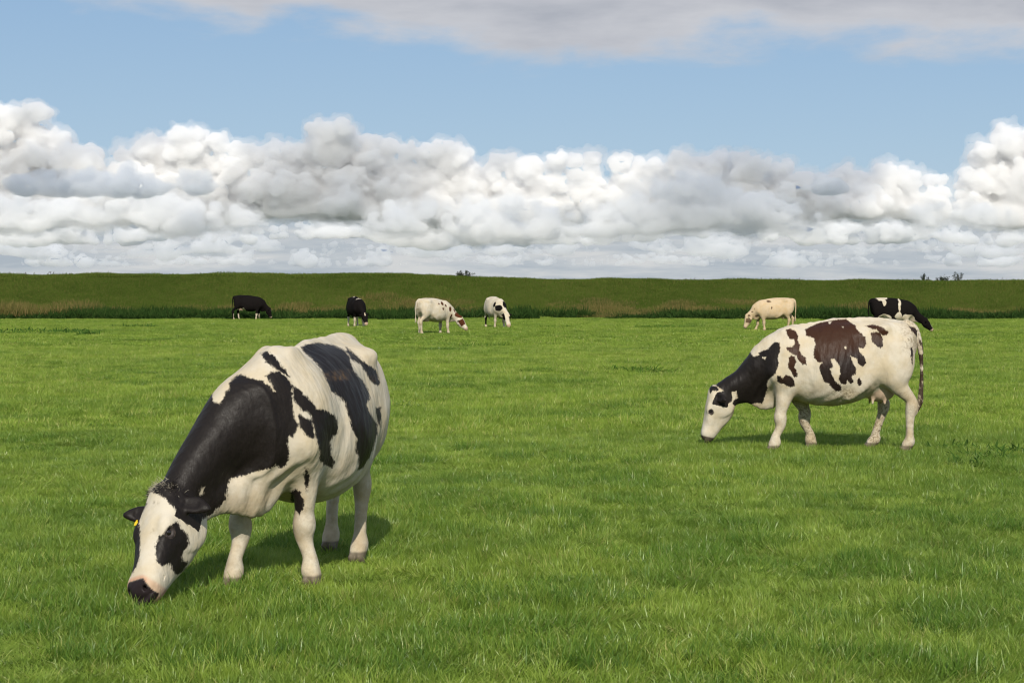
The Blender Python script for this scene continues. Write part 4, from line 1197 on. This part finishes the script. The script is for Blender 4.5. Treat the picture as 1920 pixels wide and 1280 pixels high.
def eyelids(at, H, inhead):
    t, s, u = H.T
    d = np.hypot(t - 0.225, u - 0.019)
    k = inhead & (np.abs(s) > 0.07) & (d < 0.034)
    at['skin_col'][k] = (0.055, 0.045, 0.042, 1)
    at['skin'] = np.where(k, np.maximum(at['skin'], 0.8 * np.clip((0.034 - d) / 0.010, 0, 1)), at['skin'])


MAT_COAT = coat_material('cow_coat')
HERO_H = 0.008
LHEAD = math.atan2(-0.974, -0.228)
L_POLL = (1.28, -0.42, 0.515); L_AX = (0.34, 0.012, -0.46); L_SIDE = (0.45, 0.89, 0.12)
def frame_of(poll, ax, side, sc=1.0):
    A = unit(ax); S = np.array(side, float); S = unit(S - A * (S @ A))
    return dict(poll=poll, axes=(A * sc, S * sc, np.cross(A, S) * sc))
PAINT_FRAME = frame_of(L_POLL, L_AX, L_SIDE, 1.04)
COWL, hpL, axL = make_cow('cow', (-1.27, 11.79, 0), LHEAD, h=HERO_H,
    feet=dict(LF=(0.586, 0.219), RF=(0.76, -0.219), LR=(-0.44, 0.171), RR=(-0.885, -0.169)),
    poll=L_POLL, head_axis=L_AX, head_side=L_SIDE, mat=MAT_COAT, details=True, tag_ear=True, top_lift=0.005, wide=1.03, belly=0.07, knock=0.045, ear_droop=(0.2, -0.45), crest=0.08, withers=0.045, head_scale=1.04, neck_bend=0.36, neck_fat=1.22, dewlap=1.5,
    paint=coat_from(COAT_L, left_extra) if COAT_L else None)
tag(COWL, 'large black and white cow with black eye patches, head turned aside, grazing', 'cow', 'grazing cows')

RX, RY = px_ground(1575, 836)
R_POLL = (1.37, 0, 0.575); R_AX = (0.13, 0, -0.57); R_SIDE = (0.0, 1.0, 0.06)
PAINT_FRAME = frame_of(R_POLL, R_AX, R_SIDE, 0.88)
COWR, hpR, axR = make_cow('cow', (RX, RY, 0), math.pi, h=HERO_H,
    feet=dict(LF=(0.75, 0.20), RF=(0.265, -0.20), LR=(-0.74, 0.20), RR=(-0.41, -0.20)),
    poll=R_POLL, head_axis=R_AX, head_side=R_SIDE, mat=MAT_COAT, details=True, udder=1.05, belly=0.015, rear_scale=0.95, head_scale=0.88, neck_drop=0.015, dewlap=1.35,
    tail=[(-0.78, 0, 1.35), (-0.88, 0.01, 1.27), (-0.925, 0.015, 1.08), (-0.945, 0.02, 0.85), (-0.94, 0.02, 0.62), (-0.925, 0.02, 0.48), (-0.87, 0.02, 0.34)],
    paint=coat_from(COAT_R, right_extra) if COAT_R else None)
tag(COWR, 'white cow with a rust brown saddle patch and black neck, grazing in profile', 'cow', 'grazing cows')

r = np.random.RandomState(5)
roots, dirs = [], []
for i in range(260):
    a, b = r.normal() * 0.022, r.normal() * 0.040
    roots.append(hpL(-0.04 + a, b, 0.066 - 6 * b * b))
    dirs.append(axL[2] * 0.55 + axL[1] * (r.normal() * 0.7 + 12 * b) - axL[0] * (0.15 + 0.4 * r.rand()))
strands('forelock', roots, dirs, 0.042, 0.0020, MAT_TUFT_PALE, COWL, grav=tuple(axL[0] * 0.9), curl=0.5, seed=2)
for sg in (-1, 1):
    roots, dirs = [], []
    for i in range(120):
        b = sg * (0.05 + abs(r.normal()) * 0.03)
        roots.append(hpL(-0.045 + r.normal() * 0.02, b, 0.055 - 2 * b * b))
        dirs.append(axL[2] * 0.5 + axL[1] * (r.normal() * 0.5 + 9 * b) - axL[0] * (0.3 + 0.5 * r.rand()))
    strands('forelock', roots, dirs, 0.036, 0.0020, MAT_TUFT_DARK, COWL, grav=tuple(axL[0] * 0.6), curl=0.5, seed=3 + sg)
# ------------------------------------------------------------------ the six cows further off
def far_coat(base_dark, blobs, col=(0.007, 0.006, 0.006, 1), noise=0.05, seed=1, extra=None):
    """blobs: (x, y or None, z, rx, rz, dark?) painted in order on top of a dark or white coat"""
    def paint(V, N, H, inhead, at):
        n = len(V)
        sd = np.full(n, -0.2 if base_dark else 0.2)
        wob = vnoise(V, 2.6, seed) * noise
        for (bx, by, bz, rx, rz, dark) in blobs:
            q = ((V[:, 0] - bx) / rx) ** 2 + ((V[:, 2] - bz) / rz) ** 2
            if by is not None: q = q + ((V[:, 1] - by) / max(rx, rz)) ** 2
            d = (np.sqrt(q) - 1) * min(rx, rz) + wob
            sd = np.minimum(sd, d) if dark else np.maximum(sd, -d)
        at['patch'] = np.clip(sd, -0.2, 0.2)
        at['dark_col'][:] = col
        if extra: extra(V, N, H, inhead, at)
        at['dirt'] *= 0.5
    return paint


def far_cow(px, py, heading_deg, label, paint, **kw):
    """heading_deg: 0 = to the right of the picture, 90 = away from the camera"""
    x, y = px_ground(px, py)
    o, _, _ = make_cow('cow', (x, y, float(gz(x, y)) + LEG - 0.01), math.radians(heading_deg), h=kw.pop('h', 0.024), paint=paint, mat=kw.pop('mat', MAT_COAT_FAR), **kw)
    return tag(o, label, 'cow', 'grazing cows')


MAT_COAT_FAR = coat_material('far_cow_coat', dspec=0.03, drough=0.7)
MAT_COAT_CREAM = coat_material('cream_cow_coat', (0.56, 0.44, 0.29), dspec=0.03, drough=0.7)

def white_legs(zl, w=1.0):
    def f(V, N, H, inhead, at):
        low = (V[:, 2] < zl) & ~inhead & (V[:, 0] > -0.86)
        at['patch'] = np.where(low, np.clip(zl - V[:, 2], 0, 0.1) * 0.6, at['patch'])
    return f

def head_face(mask, dark):
    def f(V, N, H, inhead, at):
        k = inhead & mask(*H.T)
        at['patch'] = np.where(k, -0.1 if dark else 0.1, at['patch'])
    return f

def both(*fs):
    def f(*a):
        for q in fs: q(*a)
    return f

# black cow facing right, white lower legs and udder
far_cow(466, 598, 4, 'black cow with white shins grazing in profile at the foot of the dike',
        far_coat(True, [(-0.42, None, 0.56, 0.20, 0.10, False)], extra=both(white_legs(0.36), head_face(lambda t, s, u: (np.abs(s) < 0.05) & (u > 0.04) & (t > 0.03) & (t < 0.2), False))),
        poll=(1.22, 0, 0.60), feet=dict(LF=(0.62, 0.2), RF=(0.45, -0.2), LR=(-0.55, 0.2), RR=(-0.85, -0.2)), head_scale=0.9)
# black cow facing the camera
far_cow(668, 611, -72, 'stocky black cow with white shins, grazing head on',
        far_coat(True, [(0.55, None, 1.40, 0.12, 0.12, False), (-0.25, None, 1.45, 0.10, 0.10, False)], extra=both(white_legs(0.46), head_face(lambda t, s, u: (np.abs(s) < 0.03) & (u > 0.04) & (t > 0.0) & (t < 0.16), False))),
        poll=(1.22, 0.10, 0.62), head_axis=(0.25, 0.05, -0.55), wide=1.12, head_scale=0.95)
# white cow with red-brown spots, seen half from behind
red = (0.085, 0.028, 0.013, 1)
far_cow(813, 624, 46, 'white cow with small rust spots and a rust brown cheek, seen half from behind',
        far_coat(False, [(0.22, None, 1.20, 0.07, 0.06, True), (0.42, None, 1.10, 0.05, 0.06, True), (0.02, None, 1.18, 0.05, 0.05, True), (0.18, None, 0.98, 0.04, 0.05, True), (0.62, None, 0.95, 0.05, 0.10, True),
                         (1.0, None, 0.74, 0.15, 0.12, True), (0.88, None, 0.88, 0.06, 0.10, True), (0.70, None, 0.70, 0.05, 0.10, True)], col=red, noise=0.03,
                 extra=head_face(lambda t, s, u: (t > 0.08) & (t < 0.36) & (np.abs(s) > 0.03) & (u > -0.14), True)),
        poll=(1.08, -0.44, 0.60), head_axis=(0.10, -0.30, -0.50), head_side=(0.85, 0.45, 0), feet=dict(LF=(0.55, 0.2), RF=(0.62, -0.2), LR=(-0.52, 0.22), RR=(-0.82, -0.2)), udder=1.15, head_scale=0.9,
        tail=[(-0.78, 0, 1.35), (-0.88, 0.01, 1.28), (-0.93, 0.02, 1.08), (-0.94, 0.04, 0.85), (-0.93, 0.05, 0.65), (-0.93, 0.05, 0.55), (-0.92, 0.05, 0.42)])
# white cow with black streaks, facing the camera
far_cow(929, 613, -70, 'white cow with thin black streaks and dark ears, grazing head on',
        far_coat(False, [(0.35, 0.1, 1.25, 0.09, 0.05, True), (-0.05, 0.25, 1.15, 0.05, 0.08, True), (0.1, 0.36, 0.95, 0.06, 0.04, True), (0.35, 0.32, 1.00, 0.07, 0.04, True), (-0.25, 0.2, 1.25, 0.06, 0.04, True),
                         (0.82, 0.16, 0.98, 0.24, 0.22, True), (0.90, -0.18, 0.88, 0.20, 0.17, True), (0.62, -0.22, 1.05, 0.08, 0.12, True), (-0.5, 0.2, 0.25, 0.3, 0.3, True), (-0.5, -0.2, 0.3, 0.3, 0.3, True)], noise=0.035,
                 extra=both(head_face(lambda t, s, u: np.abs(s) > 0.12, True), head_face(lambda t, s, u: (t > 0.15) & (t < 0.38) & (s > 0.05), True))),
        poll=(1.18, 0.12, 0.62), head_axis=(0.22, 0.03, -0.55), wide=1.08, head_scale=1.02, ear_droop=(-0.2, -0.2))
# cream cow facing left
far_cow(1452, 617, 182, 'cream coloured cow with faint grey marks, grazing in profile',
        far_coat(False, [(0.28, None, 1.24, 0.09, 0.035, True), (0.18, None, 0.98, 0.03, 0.06, True), (0.92, None, 0.95, 0.03, 0.06, True), (1.0, None, 0.80, 0.05, 0.04, True), (1.12, None, 0.64, 0.06, 0.05, True), (0.78, None, 0.62, 0.06, 0.03, True)],
                 col=(0.15, 0.10, 0.06, 1), noise=0.03, extra=head_face(lambda t, s, u: (t > 0.12) & (t < 0.32) & (np.abs(s) > 0.06) & (u < 0.03), True)),
        mat=MAT_COAT_CREAM, poll=(1.20, 0, 0.62), feet=dict(LF=(0.46, 0.2), RF=(0.78, -0.2), LR=(-0.52, 0.2), RR=(-0.80, -0.2)), head_scale=0.9)
# black cow with white patches, facing right, half hidden behind the near one
far_cow(1672, 624, 3, 'black cow with white belly, rump patch and blaze, walking behind another cow',
        far_coat(True, [(-0.42, None, 1.40, 0.26, 0.10, False), (-0.36, None, 1.25, 0.09, 0.14, False), (0.26, None, 1.32, 0.03, 0.16, False), (0.22, None, 0.98, 0.035, 0.12, False), (-0.35, None, 0.58, 0.34, 0.17, False),
                        (0.20, None, 0.70, 0.14, 0.16, False), (0.62, None, 0.62, 0.30, 0.14, False), (0.60, None, 0.30, 0.5, 0.30, False), (-0.65, None, 0.30, 0.5, 0.32, False)], noise=0.045,
                 extra=head_face(lambda t, s, u: (np.abs(s) < 0.075) & (u > 0.015) & (t > 0.02), False)),
        poll=(1.36, -0.06, 0.53), head_axis=(0.27, -0.03, -0.42), h=0.020, head_scale=0.84, neck_drop=0.03)

# ------------------------------------------------------------------ shrubs and stalks on the crest, tussocks in the field
def leaf_cloud(name, pts, size, mat, parent, seed):
    r = np.random.RandomState(seed)
    n = len(pts)
    d = r.normal(size=(n, 3)); d /= np.linalg.norm(d, axis=1)[:, None]
    e = np.cross(d, r.normal(size=(n, 3))); e /= np.linalg.norm(e, axis=1)[:, None]
    L = size * (0.6 + 0.8 * r.rand(n))[:, None]
    V = np.stack([pts, pts + d * L * .5 + e * L * .28, pts + d * L, pts + d * L * .5 - e * L * .28], 1).reshape(-1, 3)
    F = np.arange(4 * n).reshape(-1, 4)
    o = mesh_obj(name, V, F, mat, parent, smooth=False)
    for nm, val in (('along', np.tile((0, .5, 1, .5), n)), ('rnd', np.repeat(r.rand(n), 4))):
        a_ = o.data.attributes.new(nm, 'FLOAT', 'POINT'); a_.data.foreach_set('value', val.astype(np.float32))
    return o


M_LEAF = grass_material('shrub_leaf', (0.030, 0.042, 0.018), (0.045, 0.060, 0.025), (0.06, 0.06, 0.03), (0.018, 0.026, 0.012), 0.8, 0.8)
M_TWIG = plain_material('twig_bark', (0.06, 0.045, 0.032), 0.8, 0.2)


def shrub(px, width, height, label, seed, stems=9, dens=1.0, y=132.0, upright=0.5):
    """px, width, height in photo pixels; stands on the crest of the dike"""
    r = np.random.RandomState(seed)
    k = y / FPX
    x0 = (px - 960) * k
    root = bpy.data.objects.new('shrub', None); COL.objects.link(root)
    root.location = (x0, y, float(dike_z(x0, y)) - 0.05)
    tag(root, label, 'shrub', 'shrubs on the crest of the dike')
    W, Hh = width * k, height * k + 0.1
    tips, roots, dirs, leaves = [], [], [], []
    vs, fs = [], []
    for i in range(stems):
        a = r.uniform(-1, 1); bdy = r.uniform(-0.4, 0.4)
        hh = Hh * (0.55 + 0.5 * r.rand()) * (1 - 0.35 * abs(a))
        top = np.array([a * W * 0.5, bdy * W, hh]); base = np.array([a * W * 0.5 * (1 - upright) * 0.6, bdy * W * 0.3, 0])
        mid = (top + base) / 2 + np.array([r.normal() * 0.04, 0, 0.05])
        ring = []
        for f in np.linspace(0, 1, 6):
            p = (1 - f) ** 2 * base + 2 * f * (1 - f) * mid + f * f * top
            rad = 0.012 * (1 - 0.8 * f) + 0.004
            b0 = len(vs)
            for q in range(3): vs.append(p + rad * np.array([math.cos(2.094 * q), math.sin(2.094 * q), 0]))
            ring.append(b0)
            if f > 0.25:
                m = int(14 * dens)
                leaves.append(p + r.normal(size=(m, 3)) * np.array([0.05, 0.05, 0.06]) * (1.2 - 0.4 * f))
        for b0, b1 in zip(ring, ring[1:]):
            for q in range(3): fs.append((b0 + q, b0 + (q + 1) % 3, b1 + (q + 1) % 3, b1 + q))
    mesh_obj('stem', np.array(vs), np.array(fs, np.int32), M_TWIG, root)
    leaf_cloud('foliage', np.concatenate(leaves), 0.075, M_LEAF, root, seed)
    return root


shrub(871, 36, 17, 'rounded dark shrub standing alone where the crest of the dike steps down', 1, 14, 1.2)
shrub(1733, 17, 17, 'small upright shrub beside the larger clump on the dike crest', 2, 7, 1.0, upright=0.8)
shrub(1772, 22, 13, 'low spreading shrub between two taller ones on the dike crest', 3, 9, 1.1)
shrub(1795, 20, 23, 'tallest thin shrub with open twigs on the dike crest', 4, 7, 1.0, upright=0.7)
shrub(1758, 8, 17, 'single thin leafy stem between shrubs on the dike crest', 5, 2, 0.9, upright=0.9)


def stalks(px0, px1, n, hmin, hmax, label, seed, y=131.5):
    """dead weed and reed stalks along the skyline"""
    r = np.random.RandomState(seed); k = y / FPX
    vs, fs = [], []
    for i in range(n):
        x = (r.uniform(px0, px1) - 960) * k; yy_ = y + r.uniform(-1, 1); z = float(dike_z(x, yy_)) - 0.05
        hh = (hmin + (hmax - hmin) * r.rand() ** 2) * k + 0.08; ln = r.normal() * 0.2 * hh + 0.1 * hh
        P = [np.array([x + ln * f * f, yy_, z + hh * f]) for f in (0, 0.4, 0.75, 0.88, 1.0)]
        R = [0.012, 0.010, 0.012, 0.035, 0.006]
        b0 = len(vs)
        for p, q in zip(P, R):
            for j in range(4): vs.append(p + q * np.array([math.cos(1.571 * j), math.sin(1.571 * j), 0]))
        for a in range(4):
            for j in range(4): fs.append((b0 + a * 4 + j, b0 + a * 4 + (j + 1) % 4, b0 + a * 4 + 4 + (j + 1) % 4, b0 + a * 4 + 4 + j))
    return tag(mesh_obj('skyline_stalks', np.array(vs), np.array(fs, np.int32), M_TWIG), label, kind='stuff')


stalks(-60, 140, 46, 3, 11, 'dark reed plumes along one end of the dike crest', 1)
stalks(1255, 1310, 7, 3, 9, 'few thin stalks on the dike crest above the field', 2)
stalks(600, 860, 7, 2, 8, 'scattered stalks on the higher part of the dike crest', 3)
stalks(1400, 1500, 6, 3, 9, 'thin stalks on the crest above the cream cow', 4)
stalks(1850, 1900, 3, 6, 11, 'few thin stalks on the crest past the shrubs', 5)

M_TUSSOCK = grass_material('tussock_grass', (0.085, 0.175, 0.026), (0.14, 0.24, 0.038), (0.25, 0.25, 0.09), (0.055, 0.125, 0.020), 0.75, 0.5, gloss=0.0)
M_DOCK = grass_material('dock_leaf', (0.070, 0.145, 0.026), (0.105, 0.19, 0.036), (0.18, 0.20, 0.06), (0.045, 0.105, 0.020), 0.85, 0.8, gloss=0.0)


def tussock(name, px, py, radius, n, lmin, lmax, wid, mat, label, cat, group, seed, lean=0.9, droop=0.9, sx=1.0):
    x, y = px_ground(px, py)
    o = blade_patch(name, radius * 0.8, n, lmin, lmax, wid, mat, seed, lean=lean, droop=droop, seg=4, clumps=0)
    COL.objects.link(o)
    o.location = (x, y, float(gz(x, y)))
    o.scale = (sx, 1, 1)
    return tag(o, label, cat, group)


for i, (px, py, rad, sx) in enumerate([(1785, 833, 0.34, 1.0), (1848, 850, 0.40, 1.1), (1815, 866, 0.25, 1.0), (1885, 838, 0.30, 1.2)]):
    tussock('dock_plant', px, py, rad, 150, 0.07, 0.17, 0.028, M_DOCK, 'dark broad-leaved weed clump in the grass behind the brown-saddled cow', 'weed', 'dark weeds behind the brown-saddled cow', 200 + i, sx=sx)
for i, (px, py, rad, sx) in enumerate([(20, 624, 1.4, 1.6), (80, 620, 1.4, 1.8), (135, 622, 1.0, 1.5), (250, 612, 0.9, 1.6), (165, 626, 0.4, 1.4)]):
    tussock('dark_tussock', px, py, rad, 260, 0.12, 0.30, 0.05, M_DOCK, 'low dark tussock in the far field in front of the brown reeds', 'tussock', 'dark tussocks before the reeds', 220 + i, sx=sx)
for i, (px, py, rad, sx) in enumerate([(1270, 612, 1.2, 1.8), (1040, 613, 0.6, 1.5), (1180, 693, 0.5, 1.6), (1225, 697, 0.5, 1.4), (905, 645, 0.6, 1.8), (1490, 640, .5, 1.5), (1230, 612, 0.8, 1.6)]):
    tussock('field_tussock', px, py, rad, int(160 + 500 * rad * rad), 0.08, 0.20, 0.03, M_TUSSOCK, 'small dark green tussock in the open middle of the field', 'tussock', 'tussocks in the open field', 240 + i, sx=sx)
M_LUSH = grass_material('lush_grass', (0.120, 0.225, 0.024), (0.20, 0.31, 0.040), (0.34, 0.32, 0.12), (0.075, 0.16, 0.018), 0.72, 0.5)
lush = [blade_patch('grass_patch', 0.20, 420, 0.045, 0.13, 0.0055, M_LUSH, 300 + i, lean=0.75, droop=0.8, bias=(0.3, -0.1)) for i in range(4)]
r = np.random.RandomState(77)
LX, LY = [], []
spots = [(1175, 905, .3), (1200, 880, .3), (480, 880, .3), (1050, 840, .4), (870, 1195, .3), (805, 1190, .3), (1560, 905, .4), (1640, 930, .3), (1100, 1125, .2), (1345, 1065, .3), (180, 828, .5), (395, 815, .4), (720, 915, .4), (1750, 1180, .3), (1480, 1010, .3), (980, 980, .3)]
spots += [(r.uniform(0, 1920), r.uniform(720, 1270), r.uniform(.15, .45)) for _ in range(70)]
spots += [(r.uniform(0, 1920), r.uniform(612, 720), r.uniform(.15, .4)) for _ in range(60)]
for px, py, sd_ in spots:
    x, y = px_ground(px, py); sd_ *= y / 12.0 if y > 12 else 1.0
    for q in range(r.randint(3, 8)):
        LX.append(x + r.normal() * sd_ * 0.9); LY.append(y + r.normal() * sd_ * 0.6)
LX, LY = np.array(LX), np.array(LY)
s = 0.7 + 0.6 * r.rand(len(LX))
scatter('lush_grass', np.stack([LX, LY, gz(LX, LY)], 1), np.stack([s ** 0 * np.maximum(1, LY / 18), s ** 0 * np.maximum(1, LY / 18), s], 1), lush, 'lusher, darker tufts of taller grass in the pasture', 9)
